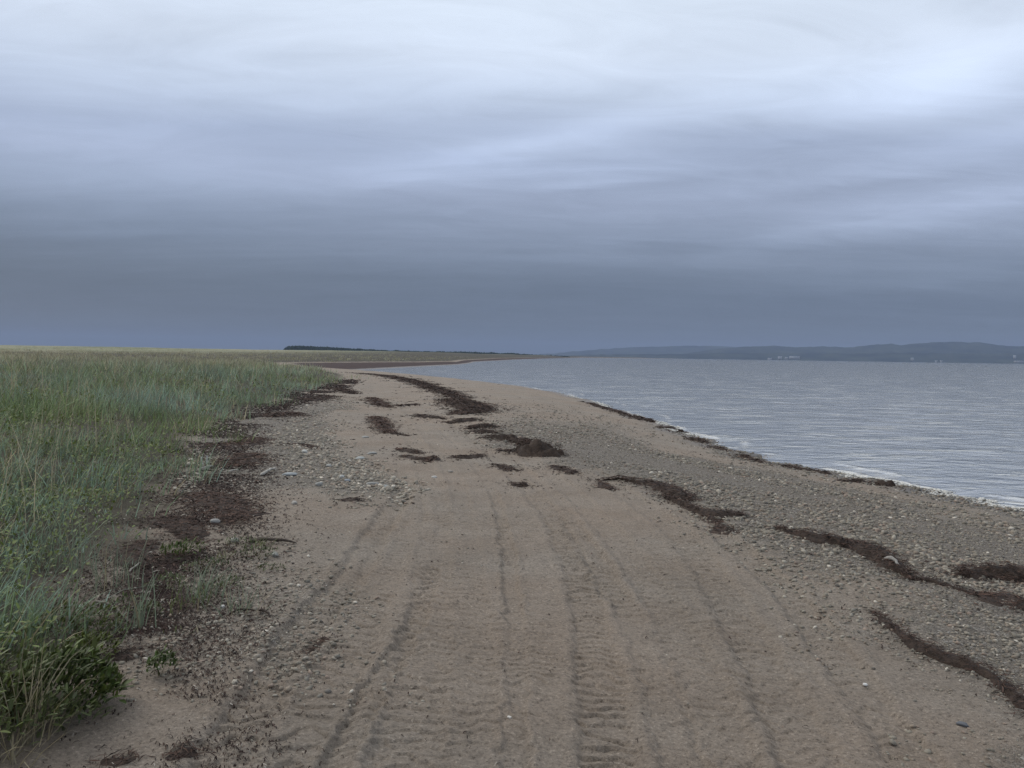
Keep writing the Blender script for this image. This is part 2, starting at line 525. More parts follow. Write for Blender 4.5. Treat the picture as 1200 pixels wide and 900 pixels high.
def colour_material(name, rough=0.8, spec=0.2, translucent=0.0, grain=0.0, gscale=60.0, bmp=0.0):
    m, t = mat_new(name)
    col = t.attr('col', True)
    pos = t.n('ShaderNodeNewGeometry').outputs['Position']
    nrm = None
    if grain:
        nz = t.noise(pos, gscale, 4, 0.65)
        col = t.mix(t.ramp(nz, [(0.3, grain), (0.7, 0.0)]), col, t.mix(1.0, col, (0.4, 0.4, 0.4), 'MULTIPLY'))
        if bmp:
            nrm = bump(t, nz, bmp)
    sh = principled(t, col, rough, spec, nrm)
    if translucent:
        tr = t.n('ShaderNodeBsdfTranslucent')
        t.set(tr.inputs[0], col)
        mx = t.n('ShaderNodeMixShader')
        mx.inputs[0].default_value = translucent
        t.set(mx.inputs[1], sh)
        t.set(mx.inputs[2], tr.outputs[0])
        sh = mx.outputs[0]
    finish(t, sh)
    return m


def seaweed_material():
    m, t = mat_new('dried_seaweed')
    pos = t.n('ShaderNodeNewGeometry').outputs['Position']
    n1 = t.noise(pos, 30, 5, 0.7)
    n2 = t.noise(pos, 5, 3, 0.6)
    col = t.mix(t.ramp(n1, [(0.35, 0.0), (0.7, 1.0)]), (0.016, 0.011, 0.008), (0.070, 0.045, 0.032))
    col = t.mix(t.ramp(n2, [(0.4, 0.0), (0.7, 0.5)]), col, (0.085, 0.058, 0.042))
    finish(t, principled(t, col, 0.75, 0.25, bump(t, n1, 0.02)))
    return m


def water_material():
    m, t = mat_new('sea_water')
    pos = t.n('ShaderNodeNewGeometry').outputs['Position']
    deep = t.attr('deep')
    foam = t.attr('foam')
    n1 = t.noise(t.mapping(pos, rot=(0, 0, R(20)), scale=(0.8, 1.3, 1)), 1.9, 5, 0.62, 0.6)
    n2 = t.noise(t.mapping(pos, rot=(0, 0, R(-12)), scale=(0.35, 1.0, 1)), 0.35, 4, 0.6, 0.3)
    n3 = t.noise(t.mapping(pos, rot=(0, 0, R(8)), scale=(0.8, 1.5, 1)), 7.5, 3, 0.6, 0.2)
    nrm = bump(t, n2, 0.07, 0.75)
    nrm = bump(t, n1, 0.036, 1.0, nrm)
    nrm = bump(t, n3, 0.008, 0.7, nrm)
    n4 = t.noise(t.mapping(pos, rot=(0, 0, R(14)), scale=(0.5, 1.5, 1)), 0.9, 4, 0.6, 0.8)
    nrm = bump(t, t.ramp(n4, [(0.54, 0.0), (0.72, 1.0)], 'EASE'), 0.034, 1.0, nrm)
    fr = t.n('ShaderNodeFresnel')
    fr.inputs[0].default_value = 1.333
    t.set(fr.inputs['Normal'], nrm)
    gl = t.n('ShaderNodeBsdfGlossy')
    gl.inputs['Color'].default_value = (0.90, 0.85, 0.77, 1)
    gl.inputs['Roughness'].default_value = 0.10
    t.set(gl.inputs['Normal'], nrm)
    df = t.n('ShaderNodeBsdfDiffuse')
    t.set(df.inputs[0], t.mix(t.ramp(n2, [(0.3, 0.0), (0.7, 1.0)]), (0.085, 0.090, 0.088), (0.105, 0.108, 0.105)))
    tp = t.n('ShaderNodeBsdfTransparent')
    tp.inputs[0].default_value = (0.80, 0.74, 0.66, 1)
    body = t.n('ShaderNodeMixShader')
    t.set(body.inputs[0], deep)
    t.set(body.inputs[1], tp.outputs[0])
    t.set(body.inputs[2], df.outputs[0])
    mx = t.n('ShaderNodeMixShader')
    t.set(mx.inputs[0], fr.outputs[0])
    t.set(mx.inputs[1], body.outputs[0])
    t.set(mx.inputs[2], gl.outputs[0])
    fd = t.n('ShaderNodeBsdfDiffuse')
    fd.inputs[0].default_value = (0.6, 0.58, 0.54, 1)
    mf = t.n('ShaderNodeMixShader')
    fm = t.math('MULTIPLY', foam, t.ramp(t.noise(pos, 22, 4, 0.7), [(0.42, 0.0), (0.56, 1.0)]))
    t.set(mf.inputs[0], fm)
    t.set(mf.inputs[1], mx.outputs[0])
    t.set(mf.inputs[2], fd.outputs[0])
    finish(t, mf.outputs[0])
    return m


M_GROUND = ground_material()
M_WATER = water_material()
M_WEED = seaweed_material()
M_GRASS = colour_material('grass_blade', 0.6, 0.25, 0.3)
M_LEAF = colour_material('leaf', 0.55, 0.3, 0.2)
M_STONE = colour_material('pebble', 0.75, 0.3, 0, 0.35, 160)
M_WOOD = colour_material('driftwood', 0.85, 0.15, 0, 0.6, 45, 0.004)
M_FRAG = colour_material('seaweed_fragment', 0.8, 0.2)

# ------------------------------------------------------------------ the ground
rs = [0.02, 0.4, 0.8, 1.2, 1.6] + geo(2.0, 8, 0.0023) + geo(8, 45, 0.0062) + geo(45, 400, 0.014) + geo(400, 13500, 0.035) + [13500]
thf = np.linspace(R(-42), R(42), 640)
tho = np.concatenate([np.linspace(R(44), R(316), 90)[1:]])
th = np.concatenate([thf, tho])
X, Y, Q = polar(np.array(rs), th)
Z, SH, G = full_h(X, Y)


def gravel_mask(x, y, s, g):
    nz = fbm(x, y, 0.7, 31, 3) - 0.5
    nz2 = fbm(x, y, 0.25, 32, 3) - 0.5
    # the shingle bank between the wheel tracks and the sea
    a = sstep(6.3, 4.9, s + 1.9 * nz) * sstep(38, 18, y + 12 * nz2) * (1 - 0.75 * sstep(1.2, 0.2, np.abs(s - 1.0 + nz2 * 2.5)) * sstep(7, 13, y))
    # the shingle patch beside the meadow
    b = sstep(-2.8, -1.8, g + 1.7 * nz) * sstep(0.3, -0.2, g) * sstep(7.6, 9.8, y + 2.5 * nz) * sstep(36, 20, y)
    c = sstep(-1.7, -0.6, g + 1.5 * nz) * sstep(0.2, -0.2, g) * sstep(3.2, 3.9, y) * sstep(7.0, 5.5, y)
    return np.clip(0.92 * a * (1 - 0.45 * sstep(13, 26, y)) + 0.9 * b + 0.55 * c, 0, 1)


GRV = gravel_mask(X, Y, SH, G)
WET = sstep(1.1, 0.15, SH + 0.5 * (fbm(X, Y, 1.2, 51, 2) - 0.5)) * sstep(2000, 300, np.hypot(X, Y))
bayd = sstep(70, 95, Y) * sstep(800, 500, Y)
WEEDM = bayd * sstep(0.0, 1.0, SH) * sstep(19, 12, SH + 10 * (fbm(X, Y, 0.05, 61, 2) - 0.5)) * sstep(-2, -6, G) * sstep(-3.5, -6, X)
BELT = np.exp(-((G + 0.30) / 0.34) ** 2) * sstep(50, 38, Y) * sstep(0.32, 0.50, fbm(X, Y, 1.1, 133, 3)) * 0.52
WEEDM = np.maximum(WEEDM, BELT)
WEEDM = np.maximum(WEEDM, 0.9 * sstep(104, 125, Y) * sstep(2600, 1500, Y) * sstep(0.0, 1.0, SH) * sstep(24, 15, SH + 10 * (fbm(X, Y, 0.05, 61, 2) - 0.5)) * sstep(0, -3, G))
PALE = bayd * sstep(13, 18, SH + 8 * (fbm(X, Y, 0.05, 61, 2) - 0.5)) * sstep(1, -1, G) * 0.4
SOIL = sstep(-0.25, 0.5, G + 0.7 * (fbm(X, Y, 1.3, 41, 3) - 0.5))
ground = build('ground', np.stack([X, Y, Z], 1), None, Q, M_GROUND,
               attrs={'gravel': GRV, 'soil': SOIL, 'wet': WET, 'weed': WEEDM, 'pale': PALE, 'sward': sstep(25, 120, G)})
tag(ground, 'sandy beach and grassy flat with wheel tracks running to the bay', 'beach', kind='structure')

# ------------------------------------------------------------------ the sea
rs = geo(4.0, 45, 0.0042) + geo(45, 200, 0.010) + geo(200, 10500, 0.03) + [10500]
th = np.concatenate([np.linspace(R(-22), R(44), 620), np.linspace(R(44), R(178), 70)[1:]])
WX, WY, WQ = polar(np.array(rs), th)
rad = np.hypot(WX, WY)
cell = rad * 0.008
ws = sdist(SEA, WX, WY)
wz = np.zeros(WX.shape)
wr = np.random.default_rng(5)
for k in range(46):
    lam = 0.45 * (8.0 ** wr.random())
    a = wr.normal(R(205), R(55))                      # travelling towards the beach
    kx, ky = math.sin(a) * 2 * math.pi / lam, math.cos(a) * 2 * math.pi / lam
    ph = wr.random() * 6.28
    am = 0.0052 * lam ** 0.75
    wz += 0.16 * am * np.sin(kx * WX + ky * WY + ph + 1.5 * np.sin(0.23 * WX + 0.31 * WY + ph)) * sstep(2.2, 5.0, lam / cell)
for k, (ang_, lam, am, fs) in enumerate(((205, 1.5, .009, .55), (222, 1.0, .008, .8), (190, 2.3, .010, .4))):
    kx, ky = math.sin(R(ang_)), math.cos(R(ang_))
    u_ = (kx * WX + ky * WY) / lam + 1.6 * fbm(WX, WY, 0.35 / lam, 400 + k, 3)
    crest = (1 - np.abs(np.sin(math.pi * u_))) ** 3
    wz += am * crest * sstep(0.54, 0.72, fbm(WX * 0.6, WY, fs, 410 + k, 2)) * sstep(1.5, 4.0, lam / cell)
wz *= (0.25 + 0.75 * sstep(0, 9, ws)) * (0.6 + 0.8 * fbm(WX, WY, 0.06, 77, 2))
# small breakers running onto the shore
br = np.zeros(WX.shape)
foam = np.zeros(WX.shape)
for off, wid, am, sd in ((0.45, 0.12, 0.045, 1), (0.95, 0.10, 0.030, 2)):
    dd = ws - off - 0.9 * (fbm(WX, WY, 0.25, 80 + sd, 2) - 0.5)
    on = sstep(0.55, 0.68, fbm(WX, WY, 0.6, 90 + sd, 2)) * sstep(95, 60, rad)
    prof = np.exp(-(dd / wid) ** 2)
    br += am * prof * on * 0.7
    foam += (0.9 if sd == 1 else 0.45) * on * np.exp(-((dd + 0.05) / (wid * 0.8)) ** 2)
foam += 1.0 * np.exp(-((ws - 0.05) / 0.10) ** 2) * sstep(0.53, 0.64, fbm(WX, WY, 0.5, 97, 2)) * sstep(110, 60, rad)
wz += br
deep = 0.30 + 0.70 * sstep(0.0, 3.5, ws)
deep = np.where(rad > 120, 1.0, deep)
water = build('water', np.stack([WX, WY, WATER_Z + wz], 1), None, WQ, M_WATER, attrs={'deep': deep, 'foam': np.clip(foam, 0, 1)})
tag(water, 'grey choppy sea of the bay lapping at the beach', 'sea', kind='structure')


# ------------------------------------------------------------------ far land
def ridge(name, prof, dist, depth, label, base_px, mat, rough_m, kind='structure', n=360, fine=0.02, cat='hills'):
    """a range of hills standing DIST metres off: PROF gives its skyline by bearing"""
    b = np.array([math.atan2(*(ray(px, 420)[[0, 1]])) for px, _ in prof])
    tops = []
    for (px, py) in prof:
        d = ray(px, py)
        tops.append(CAM[2] + d[2] / math.hypot(d[0], d[1]) * dist)
    ths = np.linspace(b[0], b[-1], n)
    top = np.interp(ths, b, tops)
    top = top + rough_m * (fbm(ths * 120, ths * 0, 1.0, 7, 4) - 0.5)
    ks = np.array([-1.0, -0.8, -0.6, -0.4, -0.2, -0.08, 0.0, 0.12, 0.5, 1.0])
    hs = np.array([0, 0.16, 0.36, 0.6, 0.86, 0.97, 1.0, 0.97, 0.6, 0.0])
    TT, KK = np.meshgrid(ths, ks, indexing='ij')
    HH = np.tile(hs, (n, 1))
    rr = dist + KK * depth
    x, y = rr * np.sin(TT), rr * np.cos(TT)
    z = (WATER_Z - 1) + (top[:, None] - WATER_Z + 1) * HH
    z = z + rough_m * 0.9 * (fbm(x, y, fine, 9, 4) - 0.5) * np.minimum(1, 4 * HH * (1.15 - HH))
    i = np.arange(n - 1)[:, None] * len(ks) + np.arange(len(ks) - 1)[None, :]
    q = np.stack([i, i + 1, i + len(ks) + 1, i + len(ks)], -1).reshape(-1, 4)
    o = build(name, np.stack([x, y, z], -1).reshape(-1, 3), None, q, mat)
    return tag(o, label, cat, kind=kind)


def hill_material(name, c1, c2, sc):
    m, t = mat_new(name)
    pos = t.n('ShaderNodeNewGeometry').outputs['Position']
    col = t.mix(t.ramp(t.noise(pos, sc, 5, 0.65), [(0.38, 0.0), (0.62, 1.0)]), c1, c2)
    finish(t, principled(t, col, 0.95, 0.0))
    return m


M_HILL = hill_material('wooded_hillside', (0.014, 0.022, 0.020), (0.060, 0.070, 0.045), 0.005)
M_WOODS = hill_material('conifer_wood', (0.012, 0.022, 0.014), (0.030, 0.042, 0.024), 0.05)
ridge('hills', [(770, 423), (800, 415), (830, 410.5), (850, 408), (862, 407), (880, 405.4), (905, 405.2), (935, 407.0), (965, 405.6), (985, 407.0), (1005, 406.5), (1020, 403.8), (1045, 402.6), (1056, 404.4),
                (1075, 402.2), (1100, 401.0), (1118, 400.2), (1140, 401.2), (1160, 402.6), (1180, 405.4), (1210, 405.5), (1260, 404), (1330, 408), (1420, 412), (1600, 425)], 7600, 1100,
      'blue wooded hills across the bay, the nearest and highest ridge', 424, M_HILL, 14)
ridge('hills', [(600, 418), (640, 414.5), (690, 410.5), (730, 407.6), (760, 406.4), (810, 405.2), (850, 406.2), (900, 406.6), (960, 407.5), (1040, 406), (1150, 406), (1260, 410), (1400, 426)], 9600, 900,
      'pale hazy ridge behind the bay, fading out to the left', 420, M_HILL, 14)
ridge('lowland', [(655, 417.4), (680, 416.0), (710, 415.6), (760, 415.0), (820, 414.8), (860, 413.4), (920, 413.6), (990, 414.2), (1060, 413.5), (1150, 414.5), (1260, 414), (1400, 422)], 6300, 500,
      'low dark wooded shore along the far side of the bay', 422, M_HILL, 9, cat='shore')

# wooded headland beyond the meadow: one far-off mass of conifers
ths, V, T = None, [], []
prof = [(334, 407.2), (338, 405.2), (345, 404.8), (375, 406.0), (410, 407.8), (450, 410.0), (500, 411.2), (560, 412.3), (600, 413.9), (630, 415.4), (655, 416.7), (668, 417.6)]
hb = np.array([math.atan2(*(ray(px, 420)[[0, 1]])) for px, _ in prof])
DH = 1700.0
htop = np.array([CAM[2] + ray(px, py)[2] / math.hypot(*ray(px, py)[:2]) * DH for px, py in prof])
hr = np.random.default_rng(3)
nt_ = 5200
bt = hb[0] + (hb[-1] - hb[0]) * hr.random(nt_)
dt = DH + 10 + 260 * hr.random(nt_) ** 1.5
tp = np.interp(bt, hb, htop) * (dt / DH) + hr.normal(0, 0.7, nt_) - 1.1 + 2.4 * (fbm(bt * 200, bt * 0, 1, 4, 2) - 0.5)
rad_t = 2.0 + 2.2 * hr.random(nt_)
for lv in range(1):
    k = 7
    ang = np.arange(k) / k * 2 * math.pi
    cx, cy = dt * np.sin(bt), dt * np.cos(bt)
    low = tp - 9
    rings = []
    for f, rr in ((0.0, 1.0), (0.45, 0.95), (0.8, 0.5)):
        zz = low + (tp - low) * f
        rj = rad_t[:, None] * rr * (0.75 + 0.5 * hr.random((nt_, k)))
        rings.append(np.stack([cx[:, None] + rj * np.cos(ang), cy[:, None] + rj * np.sin(ang), np.repeat(zz[:, None], k, 1)], -1))
    tipv = np.stack([cx, cy, tp], -1)[:, None, :]
    V = np.concatenate(rings + [tipv], 1)
    per = 3 * k + 1
    off = (np.arange(nt_) * per)[:, None]
    qs = np.array([[r * k + j, r * k + (j + 1) % k, (r + 1) * k + (j + 1) % k, (r + 1) * k + j] for r in range(2) for j in range(k)])
    ts = np.array([[2 * k + j, 2 * k + (j + 1) % k, 3 * k] for j in range(k)])
    headland = build('far_wood', V.reshape(-1, 3), (off[:, :, None] + ts[None]).reshape(-1, 3), (off[:, :, None] + qs[None]).reshape(-1, 4), M_WOODS)
tag(headland, 'dark conifer wood on the low headland beyond the meadow', 'wood', kind='stuff')

# white buildings on the far shore
M_WHITE, t_ = mat_new('white_cladding')
finish(t_, principled(t_, t_.mix(t_.noise(t_.n('ShaderNodeNewGeometry').outputs['Position'], 0.3, 3), (0.42, 0.42, 0.41), (0.50, 0.50, 0.49)), 0.6, 0.3))
M_ROOF, t_ = mat_new('sheet_roof')
finish(t_, principled(t_, t_.mix(t_.noise(t_.n('ShaderNodeNewGeometry').outputs['Position'], 0.3, 3), (0.36, 0.38, 0.40), (0.42, 0.43, 0.44)), 0.5, 0.3))
M_GLASS, t_ = mat_new('dark_window')
finish(t_, principled(t_, (0.03, 0.035, 0.04), 0.2, 0.5))


def box_v(x0, x1, y0, y1, z0, z1):
    v = np.array([(x, y, z) for z in (z0, z1) for y in (y0, y1) for x in (x0, x1)], float)
    q = np.array([[0, 2, 3, 1], [4, 5, 7, 6], [0, 1, 5, 4], [2, 6, 7, 3], [0, 4, 6, 2], [1, 3, 7, 5]])
    return v, q


def building(px, py, wid, hgt, dep, gable, label, group, dist=5600.0):
    d = ray(px, py)
    k = dist / math.hypot(d[0], d[1])
    base = np.array([d[0] * k, d[1] * k, CAM[2] + d[2] * k])
    e = bpy.data.objects.new('far_building', None)
    e.location = base
    e.rotation_euler = (0, 0, -math.atan2(base[0], base[1]))
    COL.objects.link(e)
    tag(e, label, 'building', group)
    v, q = box_v(-wid / 2, wid / 2, 0, dep, -6, hgt)
    build('wall', v, None, q, M_WHITE, e, False)
    a, b, o = wid / 2 + 0.6, dep + 0.6, 0.6
    rv = np.array([(-a, -o, hgt + .01), (a, -o, hgt + .01), (a, b, hgt + .01), (-a, b, hgt + .01), (-a, dep / 2, hgt + gable), (a, dep / 2, hgt + gable)])
    build('roof', rv, [[0, 4, 3], [1, 2, 5]], [[0, 1, 5, 4], [3, 4, 5, 2], [0, 3, 2, 1]], M_ROOF, e, False)
    nw = max(2, int(wid / 9))
    for i in range(nw):
        x = -wid / 2 + wid * (i + 0.5) / nw
        v, q = box_v(x - 1.2, x + 1.2, -0.12, 0.05, hgt * 0.4, hgt * 0.4 + 1.8)
        build('window', v, None, q, M_GLASS, e, False)


gB = 'white buildings on the far shore'
building(931, 419.4, 66, 8, 30, 3, 'long white shed on the far shore, right of the two blocks', gB)
building(914, 420.2, 26, 12, 25, 3, 'white block nearest the water on the far shore, left of the long shed', gB)
building(921.5, 420.4, 18, 8, 20, 3, 'smaller white block between the long shed and the taller block', gB)
building(902, 421.0, 26, 6, 18, 2, 'low white building at the left end of the far harbour cluster', gB)
building(1069, 421.6, 16, 10, 14, 3, 'lone white house high on the far shore below the hill', gB)
building(1097, 424.0, 13, 6, 12, 3, 'small white house at the far waterside, left one of a close pair', gB)
building(1103, 424.2, 13, 7, 12, 3, 'small white house at the far waterside, right one of a close pair', gB)
building(1189, 419.6, 14, 12, 12, 4, 'white house on the far hillside near the right edge', gB)
building(1194, 424.0, 50, 5, 15, 2, 'long low white building at the far waterside near the right edge', gB)

# ------------------------------------------------------------------ grass
_seg = np.array([0.0, 0.38, 0.74, 1.0])


def blades(P, L, az, lean, curl, wid, col):
    """tapered bent blades standing at the points P"""
    n = len(P)
    dirx, diry = np.sin(az), np.cos(az)
    wa = az + math.pi / 2 + rng.normal(0, 0.7, n)
    wx, wy = np.sin(wa), np.cos(wa)
    V = np.zeros((n, 7, 3))
    for i, t in enumerate(_seg):
        h = L * (lean * t + curl * t * t)
        zz = L * t * np.sqrt(np.clip(1 - (lean * 0.8 + curl * t * 0.75) ** 2, 0.06, 1))
        c = P + np.stack([dirx * h, diry * h, zz], 1)
        if i < 3:
            hw = wid * (0.5, 0.46, 0.30)[i]
            o = np.stack([wx * hw, wy * hw, 0 * hw], 1)
            V[:, 2 * i] = c - o
            V[:, 2 * i + 1] = c + o
        else:
            V[:, 6] = c
    off = np.arange(n)[:, None] * 7
    q = np.concatenate([off + np.array([[0, 1, 3, 2]]), off + np.array([[2, 3, 5, 4]])])
    t3 = off + np.array([[4, 5, 6]])
    return V.reshape(-1, 3), t3, q, np.repeat(col, 7, 0)


def grass_colours(n, x, y, g, r_):
    big = fbm(x, y, 0.22, 101, 3)
    k = np.clip((big - 0.28) * 2.4 + rng.normal(0, 0.22, n), 0, 1)[:, None]
    c = (1 - k) * np.array([0.180, 0.240, 0.090]) + k * np.array([0.265, 0.355, 0.285])
    dry = rng.random(n) < 0.08 + 0.35 * sstep(0.52, 0.68, fbm(x, y, 1.3, 104, 2)) + 0.5 * sstep(14, 40, g) * (1 - sstep(0.45, 0.6, fbm(x, y, 0.04, 103, 2)))
    c = np.where(dry[:, None], np.array([0.40, 0.34, 0.22]) * (0.55 + 0.6 * rng.random((n, 1))), c)
    c = c * (0.55 + 0.9 * rng.random((n, 1)))
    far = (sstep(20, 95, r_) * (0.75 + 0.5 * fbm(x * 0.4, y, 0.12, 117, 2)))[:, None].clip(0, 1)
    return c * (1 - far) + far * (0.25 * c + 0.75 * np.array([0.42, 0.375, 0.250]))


NT_ = 30000
r_ = 2.6 * (420 / 2.6) ** (rng.random(NT_) ** 0.92)
a_ = R(-46) + R(62) * rng.random(NT_)
tx, ty = r_ * np.sin(a_), r_ * np.cos(a_)
tz, ts_, tg = full_h(tx, ty)
near_ = sstep(8.5, 5.5, ty)
dens = sstep(3.0, 4.4, ty + 0.8 * tg) * sstep(-0.75 + 0.55 * near_, 0.7 + 0.4 * near_, tg + (1.3 - 0.6 * near_) * (fbm(tx, ty, 1.1, 105, 2) - 0.5)) * (0.12 + 0.88 * sstep(0.34, 0.52, fbm(tx, ty, 0.9, 106, 2)))
keep = rng.random(NT_) < dens
tx, ty, tz, tg, tr = tx[keep], ty[keep], tz[keep], tg[keep], r_[keep]
nb = rng.integers(8, 19, len(tx))
nb = (nb * np.clip(1.3 - 0.15 * np.log(tr / 3), 0.6, 1.3)).astype(int)
idx = np.repeat(np.arange(len(tx)), nb)
nB = len(idx)
sc = np.clip(tr / 14, 1, 9)[idx]
sprd = (0.07 + 0.10 * rng.random(len(tx)))[idx] * np.minimum(sc, 5) ** 0.7
px_ = tx[idx] + rng.normal(0, 1, nB) * sprd
py_ = ty[idx] + rng.normal(0, 1, nB) * sprd
pz_, _, gg_ = base_h(px_, py_)
low_patch = sstep(0.56, 0.66, fbm(px_, py_, 0.55, 107, 2))
hgt = (0.34 + 0.30 * sstep(0.5, 5, gg_)) * (0.55 + 0.6 * rng.random(nB)) * (1 - 0.65 * low_patch) * (0.6 + 0.75 * rng.random(len(tx))[idx] ** 1.3) * (0.7 + 0.6 * fbm(px_, py_, 0.45, 115, 2))
hgt *= 1 - 0.35 * sstep(60, 200, tr[idx])
fan = np.arctan2(px_ - tx[idx] + 0.10, py_ - ty[idx])
az_ = fan + rng.normal(0, 0.7, nB)
lean_ = np.abs(rng.normal(0.24, 0.16, nB))
curl_ = np.abs(rng.normal(0.30, 0.22, nB))
wid_ = (0.0042 + 0.0055 * rng.random(nB)) * sc
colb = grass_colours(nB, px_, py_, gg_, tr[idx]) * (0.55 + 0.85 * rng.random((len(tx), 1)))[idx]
# taller flowering stems and bleached dead ones standing out of the sward
ms = 2600
j_ = rng.integers(0, len(tx), ms)
keep = (tg[j_] > 0.8) & (rng.random(ms) < sstep(0.35, 0.6, fbm(tx[j_], ty[j_], 0.5, 116, 2)))
j_ = j_[keep]
ms = len(j_)
sx, sy = tx[j_] + rng.normal(0, .1, ms), ty[j_] + rng.normal(0, .1, ms)
px_, py_, pz_ = np.append(px_, sx), np.append(py_, sy), np.append(pz_, base_h(sx, sy)[0])
hgt = np.append(hgt, 0.55 + 0.35 * rng.random(ms))
az_, lean_, curl_ = np.append(az_, rng.random(ms) * 6.28), np.append(lean_, np.abs(rng.normal(.15, .12, ms))), np.append(curl_, np.abs(rng.normal(.12, .1, ms)))
wid_ = np.append(wid_, 0.006 * np.clip(tr[j_] / 12, 1, 8))
colb = np.vstack([colb, np.array([[0.52, 0.46, 0.32]]) * (0.6 + 0.5 * rng.random((ms, 1)))])
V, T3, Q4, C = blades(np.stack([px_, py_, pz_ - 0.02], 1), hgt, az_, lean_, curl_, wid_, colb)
tag(build('grass', V, T3, Q4, M_GRASS, attrs={'col': C}), 'long blue green beach grass covering the low flat beside the beach', 'grass', kind='stuff')
print('blades', nB)


# ------------------------------------------------------------------ leafy ground cover and plants
def leaves(P, nrm_az, tilt, ln, wd, col):
    """folded oval leaves"""
    n = len(P)
    f = np.stack([np.sin(nrm_az) * np.cos(tilt), np.cos(nrm_az) * np.cos(tilt), np.sin(tilt)], 1)
    s = np.stack([np.cos(nrm_az), -np.sin(nrm_az), np.zeros(n)], 1)
    up = np.cross(s, f)
    L, W = ln[:, None], wd[:, None]
    V = np.stack([P, P + f * L * .35 + s * W * .5 + up * W * .14, P + f * L * .75 + s * W * .36 + up * W * .1, P + f * L - up * W * .1,
                  P + f * L * .75 - s * W * .36 + up * W * .1, P + f * L * .35 - s * W * .5 + up * W * .14, P + f * L * .5], 1)
    off = np.arange(n)[:, None] * 7
    t3 = np.concatenate([off + np.array([t]) for t in ([0, 1, 6], [1, 2, 6], [2, 3, 6], [3, 4, 6], [4, 5, 6], [5, 0, 6])])
    return V.reshape(-1, 3), t3, np.repeat(col, 7, 0)


n = 60000
r2 = 2.6 * (45 / 2.6) ** (rng.random(n) ** 0.85)
a2 = R(-46) + R(44) * rng.random(n)
lx, ly = r2 * np.sin(a2), r2 * np.cos(a2)
lg = sdist(GRASS, lx, ly)
lp = sstep(0.50, 0.60, fbm(lx, ly, 0.55, 107, 2)) * sstep(0, 0.5, lg)
lp = np.maximum(lp, 0.35 * sstep(-0.1, 0.3, lg) * sstep(1.8, 0.8, lg) * sstep(0.48, 0.58, fbm(lx, ly, 1.1, 109, 2)))
k = rng.random(n) < lp
lx, ly, r2 = lx[k], ly[k], r2[k]
lz = base_h(lx, ly)[0]
n = len(lx)
bumpy = 0.06 + 0.34 * fbm(lx, ly, 2.2, 110, 2)
cc = np.array([0.125, 0.165, 0.045]) * (0.6 + 0.8 * rng.random((n, 1))) + np.array([0.02, 0.012, 0.0]) * rng.random((n, 1))
scl = np.clip(r2 / 12, 0.7, 2)
V, T3, C = leaves(np.stack([lx, ly, lz + bumpy * rng.random(n) ** 0.5], 1), rng.random(n) * 6.28, rng.normal(0.35, 0.4, n), (0.035 + 0.03 * rng.random(n)) * scl, (0.016 + 0.014 * rng.random(n)) * scl, cc)
tag(build('ground_cover', V, T3, None, M_LEAF, attrs={'col': C}), 'low bright green leafy ground cover between the grass clumps', 'ground cover', kind='stuff')
print('leaves', n)


def tuft(px, py, n, h, spread, col, label, group, lean=0.2, straw=0.15, wid=0.005):
    b = gp(px, py)
    q = b + np.concatenate([rng.normal(0, spread, (n, 2)), np.zeros((n, 1))], 1)
    q[:, 2] = full_h(q[:, 0], q[:, 1])[0] - 0.01
    c = np.array(col) * (0.65 + 0.7 * rng.random((n, 1)))
    c = np.where(rng.random((n, 1)) < straw, np.array([[0.30, 0.26, 0.17]]) * (0.7 + 0.5 * rng.random((n, 1))), c)
    V, T3, Q4, C = blades(q, h * (0.5 + 0.6 * rng.random(n)), rng.normal(R(60), R(80), n), np.abs(rng.normal(lean, 0.15, n)), np.abs(rng.normal(0.25, 0.2, n)), wid * (0.7 + 0.6 * rng.random(n)), c)
    o = build('grass_tuft', V, T3, Q4, M_GRASS, attrs={'col': C}, loc=b)
    return tag(o, label, 'grass tuft', group)


BG, YG, STRAW = (0.20, 0.24, 0.165), (0.14, 0.165, 0.065), (0.36, 0.31, 0.20)
gT = 'grass tufts on the open sand'
tuft(164, 736, 26, 0.34, 0.025, BG, 'upright narrow grass tuft alone on the shingle beside the meadow edge', gT, 0.1)
tuft(240, 702, 46, 0.26, 0.06, BG, 'wide blue green grass tuft leaning right, among the wrack above the shingle patch', gT, 0.3)
tuft(222, 712, 30, 0.20, 0.07, YG, 'short yellowish grass tuft just left of the wide leaning one', gT, 0.3)
tuft(281, 718, 34, 0.22, 0.05, BG, 'grass tuft beside the dark stick, outermost of the tufts towards the wheel tracks', gT, 0.35)
tuft(38, 872, 26, 0.46, 0.03, STRAW, 'tall straw coloured grass tuft in front of the leafy shrub', gT, 0.12, 0.6)
tuft(62, 858, 14, 0.28, 0.03, YG, 'thin bent grass tuft between the straw tuft and the leafy shrub', gT, 0.3)
tuft(10, 895, 24, 0.22, 0.06, STRAW, 'flattened straw tuft at the near corner of the beach', gT, 0.5, 0.6)
tuft(128, 690, 40, 0.36, 0.10, BG, 'grass tuft at the meadow edge behind the narrow upright one', gT, 0.25)
tuft(75, 668, 60, 0.50, 0.10, BG, 'tall silvery grass clump standing over the low leafy patch', gT, 0.25)
tuft(305, 640, 26, 0.10, 0.03, YG, 'low sparse green tuft beside the long dark stick', gT, 0.5)
tuft(262, 655, 24, 0.12, 0.03, YG, 'low green tuft in the wrack above the wide leaning grass', gT, 0.5)
tuft(210, 742, 10, 0.07, 0.03, YG, 'tiny green tuft in the middle of the shingle patch', gT, 0.5)


